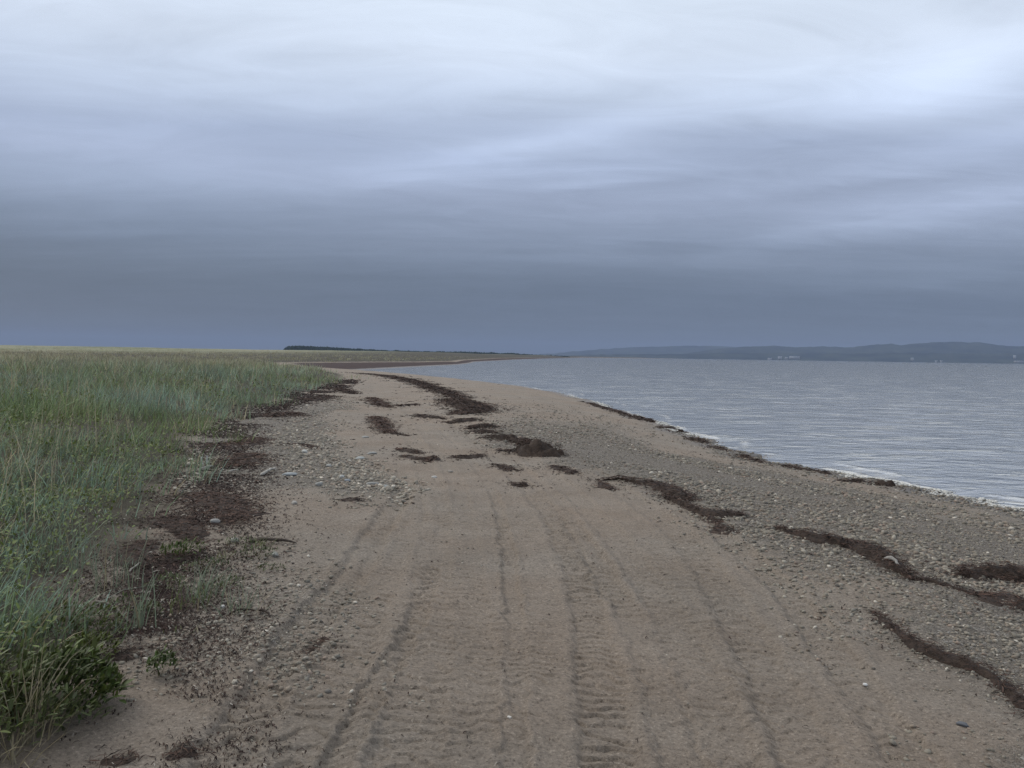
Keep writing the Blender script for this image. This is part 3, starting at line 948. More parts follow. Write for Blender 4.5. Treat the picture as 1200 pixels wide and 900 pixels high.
def plant(px, py, n, w_, h, ln, label, group=None, name='leafy_plant', col=(0.058, 0.085, 0.024), stems=14, cat='plant'):
    b = gp(px, py)
    u = rng.random(n) ** 0.5
    ph = rng.random(n) * 6.28
    x, y = b[0] + w_ * u * np.cos(ph), b[1] + w_ * u * np.sin(ph)
    zt = h * (1 - 0.55 * u ** 2) * (0.45 + 1.1 * fbm(x, y, 9.0, 120, 2))
    z = full_h(x, y)[0] + zt * (0.3 + 0.7 * rng.random(n) ** 0.6)
    c = np.array(col) * (0.6 + 1.3 * rng.random((n, 1)) ** 1.6) + np.array([0.03, 0.025, 0.0]) * rng.random((n, 1)) ** 2
    lv = ln * (0.6 + 0.7 * rng.random(n))
    V, T3, C = leaves(np.stack([x, y, z], 1), ph * 1 + rng.normal(0, 1.0, n) * 0 + rng.normal(0, 0.8, n) + math.pi / 2 - 2 * ph + ph, rng.normal(0.75, 0.45, n), lv, lv * 0.34, c)
    root = bpy.data.objects.new(name, None)
    root.location = b
    COL.objects.link(root)
    tag(root, label, cat, group)
    build('foliage', V, T3, None, M_LEAF, root, attrs={'col': C}, loc=b)
    q = b + np.concatenate([rng.normal(0, w_ * 0.07, (stems, 2)), np.zeros((stems, 1))], 1)
    q[:, 2] = full_h(q[:, 0], q[:, 1])[0] - 0.01
    V, T3, Q4, C = blades(q, h * (0.7 + 0.4 * rng.random(stems)), rng.random(stems) * 6.28, np.abs(rng.normal(0.3, 0.15, stems)), 0.1 + 0 * q[:, 0], 0.005 + 0 * q[:, 0], np.tile([[0.09, 0.085, 0.035]], (stems, 1)))
    build('stems', V, T3, Q4, M_GRASS, root, attrs={'col': C}, loc=b)
    return root


plant(20, 842, 1700, 0.34, 0.26, 0.040, 'large dense leafy shrub at the near end of the meadow edge', name='leafy_shrub', cat='shrub', stems=40, col=(0.085, 0.105, 0.045))
plant(82, 830, 700, 0.20, 0.22, 0.05, 'narrow leaved green plant on the right flank of the leafy shrub')
plant(188, 792, 170, 0.065, 0.12, 0.032, 'single small bushy green plant alone on the near shingle', col=(0.06, 0.09, 0.03), stems=8)
plant(105, 768, 260, 0.12, 0.10, 0.035, 'small bright green plant at the meadow edge above the brown weed clump', col=(0.075, 0.095, 0.024))
plant(90, 738, 360, 0.22, 0.12, 0.035, 'low spreading green plant behind the leafy shrub', col=(0.065, 0.085, 0.026))
plant(212, 652, 200, 0.16, 0.10, 0.04, 'small green plant growing in the wrack by the bare sand patch')


gP = 'low weeds between the wrack and the sand'
for px, py, n_, w_, h_, lb in ((300, 652, 150, .16, .06, 'low weed patch directly below the long dark stick'), (278, 640, 120, .14, .06, 'low weed patch at the left end of the long dark stick'),
                               (262, 690, 110, .12, .07, 'low weed right behind the wide leaning grass tuft'), (150, 716, 130, .12, .08, 'low weed behind the upright narrow grass tuft'),
                               (196, 690, 150, .14, .09, 'low weed between the dark wrack and the yellowish tuft'), (178, 722, 70, .07, .06, 'tiny weed right of the upright narrow grass tuft'),
                               (318, 668, 60, .10, .03, 'sparse flat weed below the round grey stone'), (240, 668, 160, .16, .08, 'low weed spreading under the oval seaweed heap'),
                               (118, 746, 160, .14, .10, 'low weed at the meadow edge beside the straight grey twig')):
    plant(px, py, n_, w_, h_, .026, lb, gP, 'low_weed', (0.075, 0.098, 0.045), 6, 'weed')


# ------------------------------------------------------------------ seaweed
def ribbons(P, az, ln, wd, rise, col):
    """short bent ribbons lying at P"""
    n = len(P)
    d = np.stack([np.sin(az), np.cos(az), np.zeros(n)], 1)
    s = np.stack([np.cos(az), -np.sin(az), np.zeros(n)], 1)
    bend = rng.normal(0, 0.25, n)[:, None]
    V = np.zeros((n, 8, 3))
    for i, t in enumerate((-0.5, -0.17, 0.17, 0.5)):
        c = P + d * (ln[:, None] * t) + s * (ln[:, None] * bend * (0.25 - t * t))
        c[:, 2] += rise * (0.25 - t * t) * 4 * rng.random(n) + 0.003
        tw = (wd * (0.35, 0.5, 0.45, 0.2)[i])[:, None]
        o = s * tw + np.array([0, 0, 1]) * tw * rng.normal(0, 0.5, (n, 1))
        V[:, 2 * i] = c - o
        V[:, 2 * i + 1] = c + o
    off = np.arange(n)[:, None] * 8
    q = np.concatenate([off + np.array([[2 * i, 2 * i + 1, 2 * i + 3, 2 * i + 2]]) for i in range(3)])
    return V.reshape(-1, 3), q, np.repeat(col, 8, 0)


LITTER = []          # (centre x, y, spread, number) of loose scraps around the piles


def weed_pile(pts, height, label, group='seaweed wrack on the beach', name='seaweed_pile', rag=0.5, strands=1.0, tone=1.0, full=1.1):
    """a heap of wrack along a spine: PTS are (px, py, half width in m)"""
    P = np.array([list(gp(a, b)[:2]) + [wd] for a, b, wd in pts])
    P = smooth_line(P, 14 if len(pts) < 5 else 10)
    L = np.concatenate([[0], np.cumsum(np.hypot(*(P[1:, :2] - P[:-1, :2]).T))])
    ns = int(np.clip(L[-1] / 0.03, 24, 260))
    si = np.linspace(0, L[-1], ns)
    cx, cy, wd = (np.interp(si, L, P[:, k]) for k in range(3))
    tx_, ty_ = np.gradient(cx), np.gradient(cy)
    ln = np.hypot(tx_, ty_) + 1e-9
    nx, ny = ty_ / ln, -tx_ / ln
    nv = 15
    vv = np.linspace(-1, 1, nv)
    endt = np.minimum(1, np.minimum(si, L[-1] - si) / (0.18 * L[-1] + 1e-6)) ** 0.6
    sd = len(LITTER) * 7
    wl = wd * (0.25 + 0.75 * endt) * (1 - rag * 0.5 + rag * 1.1 * fbm(si, si * 0, 4.0 / max(0.4, min(1.5, L[-1] / 3)), 200 + sd, 3))
    wr_ = wd * (0.25 + 0.75 * endt) * (1 - rag * 0.5 + rag * 1.1 * fbm(si, si * 0 + 9, 4.0 / max(0.4, min(1.5, L[-1] / 3)), 201 + sd, 3))
    wl = wl * (0.65 + 0.7 * fbm(si, si * 0 + 3, 9.0, 202 + sd, 3))
    wr_ = wr_ * (0.65 + 0.7 * fbm(si, si * 0 + 5, 9.0, 203 + sd, 3))
    W = np.where(vv[None] < 0, wl[:, None], wr_[:, None])
    X = cx[:, None] + nx[:, None] * vv * W
    Y = cy[:, None] + ny[:, None] * vv * W
    height = height * (0.58 if full > 1 else 0.8)
    H = height * (1 - vv[None] ** 2) ** full * endt[:, None] * (0.35 + 1.2 * fbm(X, Y, 5, 210, 3))
    H = H + 0.5 * height * (fbm(X, Y, 22, 211, 2) - 0.5) * (1 - vv[None] ** 4)
    H = H - height * (0.3 + 0.9 * vv[None] ** 2) * sstep(0.62, 0.40, fbm(X, Y, 7, 212, 3)) * min(1.0, rag * 1.6)
    Zg = full_h(X, Y)[0]
    edge = (np.abs(vv) > 0.99)[None] | (np.arange(ns) == 0)[:, None] | (np.arange(ns) == ns - 1)[:, None]
    Z = np.where(edge, Zg - 0.015, Zg + np.maximum(H, -0.014))
    i = np.arange(ns - 1)[:, None] * nv + np.arange(nv - 1)[None]
    q = np.stack([i, i + 1, i + nv + 1, i + nv], -1).reshape(-1, 4)
    mid = ns // 2
    base = np.array([cx[mid], cy[mid], Zg[mid, nv // 2]])
    o = build(name, np.stack([X, Y, Z], -1).reshape(-1, 3), None, q, M_WEED, loc=base)
    tag(o, label, 'seaweed', group)
    area = float(np.sum(wd) * 2 * L[-1] / ns)
    r = float(np.hypot(base[0], base[1]))
    sc = np.clip(r / 9, 0.6, 4)
    n = int(np.clip(area * 1300 * strands / sc ** 1.4, 40, 5000))
    a = rng.integers(0, ns, n)
    vi = np.clip(rng.normal(0, 0.72, n), -1.7, 1.7)
    bx = cx[a] + nx[a] * vi * wd[a] + rng.normal(0, 0.02, n)
    by = cy[a] + ny[a] * vi * wd[a] + rng.normal(0, 0.02, n)
    bz = full_h(bx, by)[0] + np.clip(height * endt[a] * (1 - np.minimum(np.abs(vi), 1) ** 2) ** 0.7 * (0.35 + 1.2 * fbm(bx, by, 5, 210, 3)), 0, None)
    cb = np.array([[0.062, 0.037, 0.027]]) * (0.35 + 1.3 * rng.random((n, 1)) ** 1.5) * tone
    V, q, C = ribbons(np.stack([bx, by, bz], 1), rng.random(n) * 6.28, (0.04 + 0.09 * rng.random(n)) * sc ** 0.7, (0.003 + 0.006 * rng.random(n)) * sc ** 0.9, 0.006 + 0.10 * height, cb)
    build('fronds', V, None, q, M_FRAG, o, attrs={'col': C}, loc=base)
    for k in range(0, ns, max(1, ns // 8)):
        LITTER.append((cx[k], cy[k], float(wd[k]) * 1.2 + 0.06, int(6 + 200 * area / 8 / sc)))
    return o


weed_pile([(424, 437.6, .5), (450, 440.2, .55), (480, 446, .5), (500, 452.5, .42), (520, 459, .42), (538, 466, .42)], .10, 'long thin wrack line running from the bay tip towards the camera')
weed_pile([(530, 468, .35), (548, 475, .6), (558, 481, .5), (545, 485, .4), (528, 485, .25)], .18, 'broad hooked end of the long wrack line, with its tip curling back')
weed_pile([(487, 486.5, .16), (505, 489.5, .2), (522, 491.5, .14)], .08, 'small straight seaweed bar left of the hooked wrack')
weed_pile([(521, 495, .12), (540, 494, .2), (558, 492, .18)], .10, 'small seaweed bar just below the hooked wrack')
weed_pile([(546, 503, .12), (565, 501, .25), (584, 500, .2)], .12, 'upper one of two stacked seaweed bars in the beach middle')
weed_pile([(548, 508, .14), (566, 507, .22), (585, 507.5, .16)], .10, 'lower one of two stacked seaweed bars in the beach middle')
weed_pile([(565, 513, .12), (585, 514, .18), (603, 516, .24), (617, 522, .2)], .13, 'drooping seaweed bar leading to the tall mound')
weed_pile([(604, 528.5, .06), (614, 530, .14), (622, 532, .26), (630, 533, .36), (640, 532.5, .36), (654, 531, .16)], .26, 'tall dark seaweed mound standing up in the beach middle', rag=0.6, full=0.55)
weed_pile([(530, 536.5, .1), (550, 537.5, .14), (564, 533.5, .08)], .05, 'thin seaweed scrap below the stacked bars', rag=0.9)
weed_pile([(580, 529, .10), (597, 528, .13), (610, 531, .06)], .05, 'thin seaweed scrap beside the tall mound', rag=0.9)
weed_pile([(583, 545, .10), (592, 549, .14), (600, 551, .08)], .04, 'flat seaweed scrap below the tall mound, nearer to the tracks', rag=0.9)
weed_pile([(598, 569, .10), (608, 570, .15), (617, 568, .10)], .05, 'round flat seaweed scrap lying alone on the wheel tracks')
weed_pile([(645, 546, .06), (662, 551, .12), (672, 556, .06)], .04, 'slim seaweed scrap on the tracks right of the tall mound', rag=0.9)
weed_pile([(700, 563, .03), (722, 562, .04), (742, 565, .06), (770, 570, .15), (795, 579, .17), (815, 588, .08)], .10, 'curved seaweed heap with a thin tail, first of the bars along the shingle')
weed_pile([(704, 566, .05), (711, 572, .11), (716, 575, .05)], .04, 'small faded seaweed tuft under the thin tail of the curved heap', tone=1.6)
weed_pile([(776, 582, .03), (800, 591, .05), (818, 598, .06), (835, 605, .12), (858, 604, .14), (881, 606, .06)], .09, 'forked seaweed bar on the shingle edge below the curved heap')
weed_pile([(828, 604, .05), (840, 614, .05), (850, 622, .12), (868, 623, .05)], .04, 'flat faded seaweed patch hanging below the forked bar', tone=1.5, rag=0.9)
weed_pile([(906, 618, .03), (935, 627, .10), (965, 634, .15), (1000, 640, .18), (1028, 651, .17), (1045, 664, .10), (1074, 681, .05)], .12, 'long thick seaweed bank on the shingle, tapering at both ends')
weed_pile([(1066, 678, .02), (1095, 682, .035), (1120, 690, .03), (1145, 698, .04)], .03, 'thin seaweed thread linking the long bank to the flat mat')
weed_pile([(1112, 673, .06), (1140, 675, .17), (1175, 676, .22), (1215, 682, .22), (1250, 690, .10)], .13, 'high dark seaweed heap on the shingle by the sea')
weed_pile([(1138, 697, .05), (1165, 703, .16), (1195, 708, .2), (1240, 722, .14)], .05, 'flat brown seaweed mat below the high dark heap', tone=1.4)
weed_pile([(1022, 717, .02), (1038, 730, .05), (1056, 744, .05), (1075, 757, .07), (1105, 771, .075), (1140, 784, .07), (1172, 803, .06), (1198, 826, .06), (1230, 850, .04)], .06, 'nearest seaweed line, a narrow crooked band across the shingle')
gW = 'seaweed clumps along the water edge'
weed_pile([(690, 472, .12), (715, 480, .16), (735, 487, .14)], .08, 'thin dark seaweed row at the water edge, farthest of the clumps', gW)
weed_pile([(742, 488, .15), (755, 492, .25), (768, 495, .15)], .12, 'ragged seaweed clump at the water edge above the first foam', gW)
weed_pile([(772, 500, .08), (782, 502.5, .15), (792, 503.5, .08)], .10, 'small round seaweed clump at the water edge', gW)
weed_pile([(792, 506, .08), (800, 507, .16), (806, 508, .08)], .12, 'lumpy seaweed clump at the water edge with sand around it', gW)
weed_pile([(804, 514, .10), (816, 516, .18), (826, 519, .10)], .10, 'seaweed clump at the water edge right of the lumpy one', gW)
weed_pile([(834, 523.5, .06), (842, 525.5, .12), (850, 528, .06)], .08, 'tiny seaweed clump between two foam scraps', gW)
weed_pile([(862, 534, .08), (878, 538, .14), (894, 542, .08)], .09, 'flat seaweed strip on the wet sand edge', gW)
weed_pile([(918, 545.5, .05), (940, 550, .10), (962, 553, .10), (972, 556, .08)], .09, 'long seaweed strip with foam along its land side', gW)
weed_pile([(984, 563, .05), (1005, 564.5, .09), (1026, 566, .06)], .08, 'seaweed strip in the foam left of the round lump', gW)
weed_pile([(1024, 567, .08), (1036, 568.5, .13), (1049, 569, .10)], .17, 'round dark seaweed lump standing in the foam', gW, rag=0.2)
gL = 'seaweed heaps along the meadow edge'
weed_pile([(395, 455, .20), (404, 458, .3), (415, 462, .2)], 0.050, 'far seaweed heap where the meadow meets the sand', gL, rag=0.9)
weed_pile([(352, 470, .25), (372, 468, .35), (388, 464, .25)], 0.060, 'brown seaweed heap under the tip of the meadow', gL, rag=0.9)
weed_pile([(318, 489, .2), (335, 486, .42), (354, 485, .25)], 0.080, 'thick red brown seaweed heap below the far meadow bank', gL, tone=1.3, rag=1.0)
weed_pile([(336, 520, .08), (355, 522, .12), (374, 526, .06)], 0.025, 'slim dark seaweed streak alone on the grey shingle', gL, rag=0.9)
weed_pile([(256, 520, .2), (280, 522, .35), (306, 514, .2)], 0.040, 'broad flat seaweed heap beside the pale stick, farther half', gL, tone=1.4, rag=1.0)
weed_pile([(262, 548, .2), (282, 540, .38), (300, 532, .2)], 0.045, 'broad flat seaweed heap beside the pale stick, nearer half', gL, tone=1.4, rag=1.0)
weed_pile([(228, 578, .2), (252, 585, .32), (270, 600, .25), (268, 614, .12)], 0.040, 'curved purple brown seaweed bed around the bare sand patch', gL, tone=1.4, rag=1.0)
weed_pile([(198, 606, .16), (215, 622, .18), (232, 636, .1)], 0.035, 'dark seaweed bed left of the bare sand patch', gL, tone=1.2, rag=1.0)
weed_pile([(190, 652, .08), (208, 653, .16), (222, 651, .08)], 0.030, 'small oval seaweed heap below the bare sand patch', gL, tone=1.2, rag=1.0)
weed_pile([(172, 634, .1), (160, 650, .16), (165, 668, .1)], 0.035, 'dark seaweed heap tucked against the meadow edge', gL, rag=0.9)
weed_pile([(135, 765, .05), (150, 770, .11), (166, 766, .05)], 0.030, 'small dark seaweed clump on the near shingle', gL, rag=0.9)
weed_pile([(108, 806, .05), (122, 800, .10), (138, 796, .05)], 0.025, 'red brown seaweed clump beside the leafy shrub', gL, rag=0.9)
weed_pile([(192, 890, .02), (210, 884, .05), (232, 882, .02)], 0.010, 'thin flat seaweed scrap on the near sand', gL, rag=0.9)
weed_pile([(118, 890, .02), (142, 893, .045), (160, 886, .02)], 0.010, 'faint seaweed scrap at the near corner of the sand', gL, rag=0.9)
gM = 'seaweed scraps between the tracks and the shingle patch'
weed_pile([(436, 466, .18), (446, 474, .25), (456, 478, .15)], .06, 'farthest seaweed scrap of the row beside the shingle patch', gM, tone=1.3)
weed_pile([(440, 488, .15), (448, 498, .22), (455, 508, .12)], .05, 'middle seaweed scrap of the row beside the shingle patch', gM, tone=1.5)
weed_pile([(462, 476, .06), (478, 475, .12), (492, 474, .06)], .04, 'thin seaweed scrap across the far tracks', gM, tone=1.3)
weed_pile([(466, 526, .08), (482, 530, .14), (495, 531, .08)], .05, 'seaweed scrap at the near end of the row', gM, tone=1.3)
weed_pile([(470, 535, .08), (490, 538, .18), (508, 537, .12), (500, 542, .06)], .05, 'widest scrap where the wheel tracks begin', gM, tone=1.3)
weed_pile([(460, 507.5, .05), (470, 509.5, .07), (478, 511, .04)], .04, 'short dark scrap near the shingle patch corner', gM)
weed_pile([(400, 586, .06), (412, 587, .09), (422, 585, .05)], .03, 'dark scrap lying alone below the pale slab', gM)
weed_pile([(362, 768, .02), (372, 758, .035), (380, 748, .02)], .02, 'small clod of dark weed in the left wheel rut', gM)

# loose scraps of weed, twigs and shells
P, sz = [], []
for cx, cy, sp_, n in LITTER:
    q = rng.normal(0, 1, (n, 2)) * np.array([sp_, sp_ * 1.3]) + np.array([cx, cy])
    P.append(q)
n = 120000
r2 = 2.6 * (50 / 2.6) ** rng.random(n)
a2 = R(-44) + R(70) * rng.random(n)
q = np.stack([r2 * np.sin(a2), r2 * np.cos(a2)], 1)
GE = np.array(gedge[2:])
m_ = 70000
yy_ = 3.0 * (46 / 3.0) ** rng.random(m_)
o_ = np.argsort(GE[:, 1])
q = np.vstack([q, np.stack([np.interp(yy_, GE[o_, 1], GE[o_, 0]) + 0.35 + rng.normal(0, 0.62, m_), yy_], 1)])
n = len(q)
zz, ss, gg = base_h(q[:, 0], q[:, 1])
belt = np.exp(-((gg + 0.35) / 0.50) ** 2) * sstep(0.32, 0.50, fbm(q[:, 0], q[:, 1], 1.1, 133, 3)) * 0.95
stray = 0.006 * (ss > 0.3) * (gg < 0)
wl = 0.30 * np.exp(-((ss - 0.25) / 0.16) ** 2) * sstep(0.45, 0.6, fbm(q[:, 0], q[:, 1], 0.9, 131, 2))
k = rng.random(n) < np.maximum(np.maximum(belt, stray), wl)
P.append(q[k])
P = np.vstack(P)
n = len(P)
rr = np.hypot(P[:, 0], P[:, 1])
sc = np.clip(rr / 8, 0.45, 5)
zz, ss, gg = full_h(P[:, 0], P[:, 1])
ok = (ss > 0.02)
P, zz, sc, n = P[ok], zz[ok], sc[ok], int(ok.sum())
pick = rng.random((n, 1))
C = np.where(pick < 0.72, np.array([[0.036, 0.023, 0.019]]), np.where(pick < 0.93, np.array([[0.075, 0.045, 0.034]]), np.array([[0.30, 0.27, 0.23]]))) * (0.5 + rng.random((n, 1)))
V, q, C = ribbons(np.stack([P[:, 0], P[:, 1], zz], 1), rng.random(n) * 6.28, (0.015 + 0.05 * rng.random(n) ** 1.6) * sc, (0.004 + 0.009 * rng.random(n)) * sc ** 0.9, 0.012, C)
tag(build('seaweed_litter', V, None, q, M_FRAG, attrs={'col': C}), 'loose dark scraps of dried seaweed strewn over the sand', 'seaweed', kind='stuff')
print('litter', n)

# ------------------------------------------------------------------ shingle
ICO_V, ICO_T = None, None
phi = (1 + 5 ** 0.5) / 2
ICO_V = np.array([(-1, phi, 0), (1, phi, 0), (-1, -phi, 0), (1, -phi, 0), (0, -1, phi), (0, 1, phi), (0, -1, -phi), (0, 1, -phi), (phi, 0, -1), (phi, 0, 1), (-phi, 0, -1), (-phi, 0, 1)], float)
ICO_V /= np.linalg.norm(ICO_V[0])
ICO_T = np.array([(0, 11, 5), (0, 5, 1), (0, 1, 7), (0, 7, 10), (0, 10, 11), (1, 5, 9), (5, 11, 4), (11, 10, 2), (10, 7, 6), (7, 1, 8),
                  (3, 9, 4), (3, 4, 2), (3, 2, 6), (3, 6, 8), (3, 8, 9), (4, 9, 5), (2, 4, 11), (6, 2, 10), (8, 6, 7), (9, 8, 1)])


def stone_cloud(P, size, col, flatn=0.55):
    n = len(P)
    az = rng.random(n) * 6.28
    s = size[:, None] * np.stack([0.5 * np.ones(n), 0.5 * (0.55 + 0.4 * rng.random(n)), 0.5 * (flatn * (0.6 + 0.7 * rng.random(n)))], 1)
    V = ICO_V[None] * s[:, None, :] * (0.78 + 0.44 * rng.random((n, 12, 1)))
    ca, sa = np.cos(az)[:, None], np.sin(az)[:, None]
    tilt = rng.normal(0, 0.25, (n, 1))
    x, y, z = V[..., 0], V[..., 1], V[..., 2]
    z = z + x * tilt
    V = np.stack([x * ca - y * sa, x * sa + y * ca, z], -1) + P[:, None, :]
    V[..., 2] += (s[:, 2] * 0.45)[:, None]
    T = (np.arange(n)[:, None, None] * 12 + ICO_T[None]).reshape(-1, 3)
    return V.reshape(-1, 3), T, np.repeat(col, 12, 0)


def stone_colours(n):
    pal = np.array([1.12, 1.08, 1.0]) * np.array([(0.18, 0.165, 0.14), (0.24, 0.22, 0.185), (0.30, 0.27, 0.23), (0.22, 0.18, 0.145), (0.15, 0.145, 0.13), (0.27, 0.205, 0.17), (0.38, 0.355, 0.31), (0.66, 0.62, 0.56), (0.10, 0.095, 0.09)])
    pal = 0.72 * pal + 0.28 * np.array([[0.255, 0.225, 0.185]])
    k = rng.choice(len(pal), n, p=[.2, .2, .15, .15, .1, .08, .075, .015, .03])
    return pal[k] * (0.8 + 0.4 * rng.random((n, 1)))


n = 420000
r2 = 2.5 * (30 / 2.5) ** (rng.random(n) ** 0.9)
a2 = R(-42) + R(84) * rng.random(n)
x, y = r2 * np.sin(a2), r2 * np.cos(a2)
zz, ss, gg = base_h(x, y)
gv = gravel_mask(x, y, ss, gg)
brk = fbm(x, y, 5, 140, 3)
band = fbm(ss * 1.1, y * 0.16, 1.0, 143, 3)
p = gv * sstep(0.36, 0.58, brk + 0.12 * gv + 0.5 * (band - 0.5)) + 0.030 * sstep(0.4, 0.7, fbm(x, y, 1.5, 141, 2)) * (gg < 0.4) + 0.006 * (gg < 0.4)
k = (rng.random(n) < p * np.clip((r2 / 6) ** 0.9, 0.55, 1)) & (ss > -0.9)
x, y, r2, gv, band = x[k], y[k], r2[k], gv[k], band[k]
n = len(x)
z = full_h(x, y)[0]
size = (0.005 + 0.032 * rng.random(n) ** 4.0) * np.clip(r2 / 6, 0.8, 1.7)
size = np.where(gv < 0.1, size * 0.6, size * (0.62 + 0.72 * sstep(0.35, 0.65, band)))
size = np.where((y > 9) & (sdist(GRASS, x, y) > -3.2) & (x < 0), size * 1.0, size)
pc = stone_colours(n) * np.where((y > 8.5) & (x < -0.5), 1.3, 1.0)[:, None] * np.array([[1.0, 1.0, 1.0]])
V, T, C = stone_cloud(np.stack([x, y, z - size * 0.06], 1), size, pc)
tag(build('pebbles', V, T, None, M_STONE, attrs={'col': C}), 'grey and brown pebbles of the shingle and the sand', 'pebbles', kind='stuff')
print('pebbles', n)


def stone(px, py, w_, fl, col, label, name='beach_stone', sub=2, stretch=0.7, az=None):
    b = gp(px, py)
    Vs, Ts = ICO_V.copy(), ICO_T.copy()
    for _ in range(sub):
        mids, nv, nt = {}, list(Vs), []
        for a, b_, c in Ts:
            m = []
            for e_ in ((a, b_), (b_, c), (c, a)):
                kk = tuple(sorted(e_))
                if kk not in mids:
                    mids[kk] = len(nv)
                    v = Vs[kk[0]] + Vs[kk[1]]
                    nv.append(v / np.linalg.norm(v))
                m.append(mids[kk])
            nt += [(a, m[0], m[2]), (b_, m[1], m[0]), (c, m[2], m[1]), tuple(m)]
        Vs, Ts = np.array(nv), np.array(nt)
    sd = int(px * 13 + py)
    f = 0.72 + 0.55 * fbm(Vs[:, 0] + 3 + Vs[:, 2], Vs[:, 1] + 7 - Vs[:, 2], 1.1, sd, 2)
    Vs = np.sign(Vs) * np.abs(Vs) ** 0.8 * f[:, None] * np.array([w_ / 2, w_ / 2 * stretch, w_ / 2 * fl])
    az = rng.random() * 3 if az is None else az
    ca, sa = math.cos(az), math.sin(az)
    Vs = np.stack([Vs[:, 0] * ca - Vs[:, 1] * sa, Vs[:, 0] * sa + Vs[:, 1] * ca, Vs[:, 2] + w_ / 2 * fl * 0.55], 1) + b
    C = np.tile(np.array([col]), (len(Vs), 1))
    return tag(build(name, Vs, Ts, None, M_STONE, attrs={'col': C}, loc=b), label, 'stone', 'larger stones on the beach')


PL = (0.36, 0.355, 0.33)
stone(437, 568, 0.144, 0.3, PL, 'pale flat slab of stone at the near corner of the shingle patch', stretch=0.4, az=0.0)
stone(452, 571, 0.101, 0.35, (0.33, 0.35, 0.34), 'grey green stone touching the pale flat slab')
stone(357, 531, 0.101, 0.6, (0.55, 0.54, 0.5), 'whitish stone beside the slim dark seaweed streak')
stone(428, 513, 0.144, 0.3, PL, 'pale flat stone at the top of the light shingle')
stone(422, 538, 0.187, 0.25, (0.36, 0.37, 0.35), 'large flat pale stone in the middle of the light shingle')
stone(436, 532, 0.144, 0.3, PL, 'pale stone behind the large flat one in the light shingle')
stone(385, 547, 0.115, 0.4, PL, 'pale stone on the meadow side of the light shingle')
stone(401, 560, 0.086, 0.6, (0.5, 0.5, 0.47), 'round white stone in front of the light shingle')
stone(407, 564, 0.094, 0.4, (0.30, 0.32, 0.34), 'bluish grey stone touching the round white one')
stone(340, 557, 0.173, 0.25, (0.40, 0.42, 0.42), 'long pale grey stone beside the bleached stick', stretch=0.35, az=0.0)
stone(345, 591, 0.072, 0.6, (0.36, 0.34, 0.31), 'round stone below the long pale grey one')
stone(374, 569, 0.090, 0.6, PL, 'small pale stone right of the long grey one')
stone(322, 652, 0.075, 0.6, (0.36, 0.35, 0.32), 'round grey stone just below the long dark stick')
stone(252, 613, 0.080, 0.6, (0.30, 0.29, 0.27), 'grey stone in the seaweed bed by the bare sand')
stone(509, 560, 0.075, 0.5, (0.6, 0.58, 0.54), 'small white stone where the wheel tracks begin')
stone(528, 553, 0.080, 0.3, (0.36, 0.33, 0.29), 'flat tan stone beside the small white one on the tracks')
stone(275, 635, 0.070, 0.6, (0.4, 0.39, 0.36), 'pale pebble left of the long dark stick')
stone(261, 712, 0.035, 0.6, (0.55, 0.53, 0.5), 'small white stone between the two green tufts')
stone(1014, 803, 0.022, 0.6, (0.7, 0.69, 0.66), 'tiny white pebble shining on the sand by the nearest seaweed line')
stone(597, 841, 0.022, 0.4, (0.6, 0.56, 0.5), 'tiny white shell like pebble between the near wheel tracks')
stone(1128, 850, 0.045, 0.4, (0.125, 0.13, 0.14), 'dark bluish stone on the near sand below the crooked seaweed band')


# ------------------------------------------------------------------ driftwood
def stick(p0, p1, r0, col, label, lift=0.02, bend=0.08, name='driftwood_stick', branch=False):
    a, b = gp(*p0), gp(*p1)
    n, k = 14, 8
    L = float(np.linalg.norm(b - a))
    side = np.array([-(b - a)[1], (b - a)[0], 0]) / L
    V = []
    bd = rng.normal(0, 1)
    for i in range(n):
        t = i / (n - 1)
        c = a + (b - a) * t + side * L * bend * bd * (t - t * t) * 2 + side * 0.15 * r0 * rng.normal() * 2
        c[2] = float(full_h(np.array([c[0]]), np.array([c[1]]))[0][0]) + r0 * 0.7 + lift * 4 * (t - t * t)
        rr = r0 * (1 - 0.55 * t) * (0.3 if i in (0, n - 1) else 1) * (0.85 + 0.3 * rng.random())
        d = (b - a) / L
        u = np.cross(side, d)
        for j in range(k):
            ph = 2 * math.pi * j / k
            V.append(c + (side * math.cos(ph) + u * math.sin(ph)) * rr * (0.85 + 0.3 * rng.random()))
    V = np.array(V)
    q = [[i * k + j, i * k + (j + 1) % k, (i + 1) * k + (j + 1) % k, (i + 1) * k + j] for i in range(n - 1) for j in range(k)]
    V = np.vstack([V, V[:k].mean(0), V[-k:].mean(0)])
    t3 = [[n * k, (j + 1) % k, j] for j in range(k)] + [[n * k + 1, (n - 1) * k + j, (n - 1) * k + (j + 1) % k] for j in range(k)]
    o = build(name, V, t3, q, M_WOOD, attrs={'col': np.tile(np.array([col]), (len(V), 1))}, loc=a)
    return tag(o, label, 'driftwood', 'driftwood along the meadow edge')


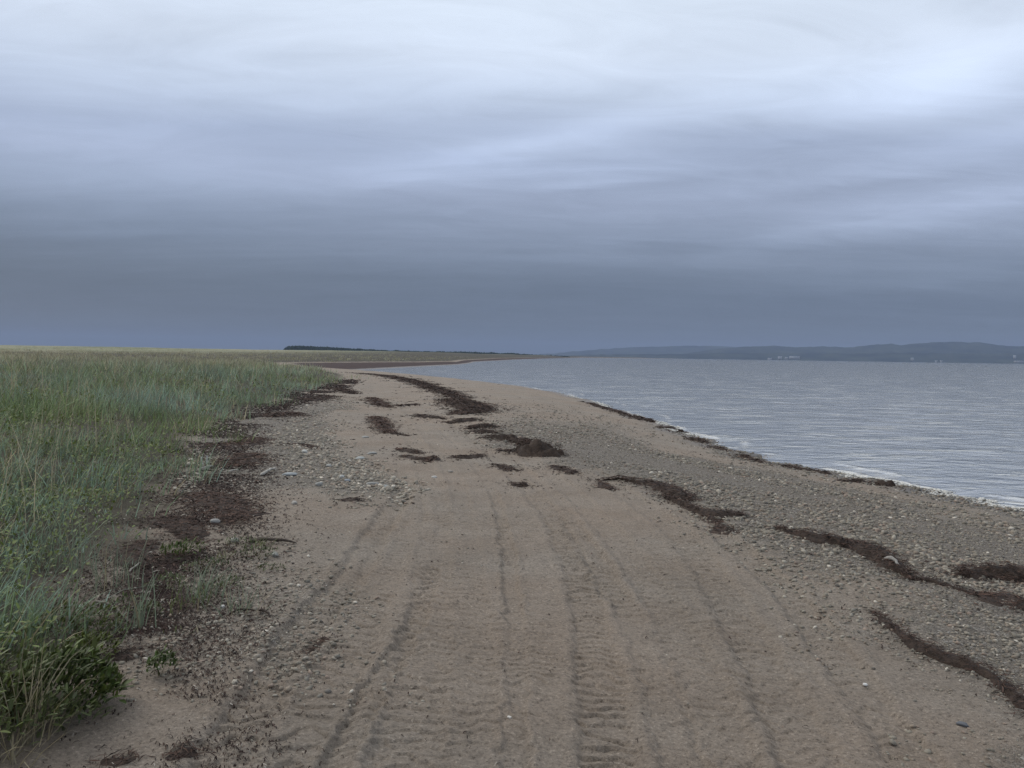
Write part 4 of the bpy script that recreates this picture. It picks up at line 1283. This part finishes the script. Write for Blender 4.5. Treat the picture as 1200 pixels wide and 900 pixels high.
DK, BL = (0.055, 0.042, 0.034), (0.48, 0.45, 0.40)
stick((305, 558), (324, 550), .022, BL, 'short bleached driftwood stick pointing at the shingle patch')
stick((236, 553), (250, 549), .03, (0.30, 0.28, 0.25), 'grey bleached wood chunk at the meadow edge')
stick((291, 636), (348, 638), .016, (0.10, 0.08, 0.065), 'long dark driftwood stick lying level on the sand', bend=0.05)
stick((300, 632), (328, 637), .010, (0.20, 0.17, 0.14), 'thinner grey stick lying along the long dark one')
stick((303, 717), (318, 726), .009, DK, 'short dark twig pointing at the wheel tracks')
stick((268, 721), (300, 717), .007, DK, 'thin dark twig behind the short one, by the outermost tuft')
stick((150, 672), (166, 660), .007, (0.36, 0.33, 0.28), 'thin bleached twig in the weed at the meadow edge')
stick((268, 554), (280, 553), .014, BL, 'small pale wood splinter in the broad seaweed bed')
stick((110, 706), (150, 730), .008, (0.22, 0.2, 0.17), 'long straight grey twig leaning through the meadow edge plants', lift=0.03)
stick((1035, 660), (1056, 668), .020, (0.36, 0.34, 0.31), 'pale grey driftwood piece on the end of the long seaweed bank', lift=0.05)


def stake(px, py, h, lean, label):
    b = gp(px, py)
    V = []
    for i, t in enumerate((0, 0.5, 0.9, 1.0)):
        r = 0.012 * (1, 0.9, 0.6, 0.1)[i]
        for j in range(6):
            V.append((b[0] + lean * h * t + r * math.cos(j * math.pi / 3), b[1] + r * math.sin(j * math.pi / 3), b[2] - 0.03 + h * t))
    q = [[i * 6 + j, i * 6 + (j + 1) % 6, i * 6 + 6 + (j + 1) % 6, i * 6 + 6 + j] for i in range(3) for j in range(6)]
    o = build('bleached_stake', np.array(V), None, q, M_WOOD, attrs={'col': np.tile(np.array([[0.6, 0.6, 0.58]]), (len(V), 1))}, loc=b)
    return tag(o, label, 'stake', 'bleached upright splinters')


stake(238, 545, 0.14, -0.2, 'white upright splinter at the meadow edge, left and leaning one of two')
stake(242, 544, 0.15, 0.05, 'white upright splinter at the meadow edge, straight one of two')

# foam along the water edge: small heaps of froth
n = 9000
i = rng.integers(0, len(near_shore) - 1, n)
t = rng.random(n)[:, None]
NS = np.array(near_shore)
q = NS[i] * (1 - t) + NS[i + 1] * t
on = sstep(0.52, 0.62, fbm(q[:, 0], q[:, 1], 0.55, 97, 2)) * (q[:, 1] < 45)
k = rng.random(n) < on
q = q[k] + rng.normal(0, 1, (k.sum(), 2)) * np.array([0.10, 0.06]) + np.array([0.02, 0])
r2 = np.hypot(q[:, 0], q[:, 1])
z = np.maximum(full_h(q[:, 0], q[:, 1])[0], WATER_Z + 0.012) + 0.006
sz = (0.02 + 0.05 * rng.random(len(q)) ** 2) * np.clip(r2 / 14, 0.8, 2)
V, T, C = stone_cloud(np.stack([q[:, 0], q[:, 1], z], 1), sz, np.array([[0.62, 0.60, 0.55]]) * (0.8 + 0.3 * rng.random((len(q), 1))), 0.3)
M_FOAM = colour_material('sea_foam', 0.7, 0.2)
tag(build('foam', V, T, None, M_FOAM, attrs={'col': C}), 'dirty white froth left along the water edge', 'foam', kind='stuff')

# ------------------------------------------------------------------ the air
HZ, t_ = mat_new('hazy_air')
pv = t_.n('ShaderNodeVolumePrincipled')
pv.inputs['Density'].default_value = 1.25e-4
pv.inputs['Color'].default_value = (0.42, 0.52, 0.74, 1)
pv.inputs['Anisotropy'].default_value = 0.0
t_.set(t_.n('ShaderNodeOutputMaterial').inputs['Volume'], pv.outputs[0])
v, q = box_v(-15000, 15000, -15000, 15000, -8, 255)
tag(build('haze', v, None, q, HZ, None, False), 'thin blue haze over the bay', 'haze', kind='stuff')
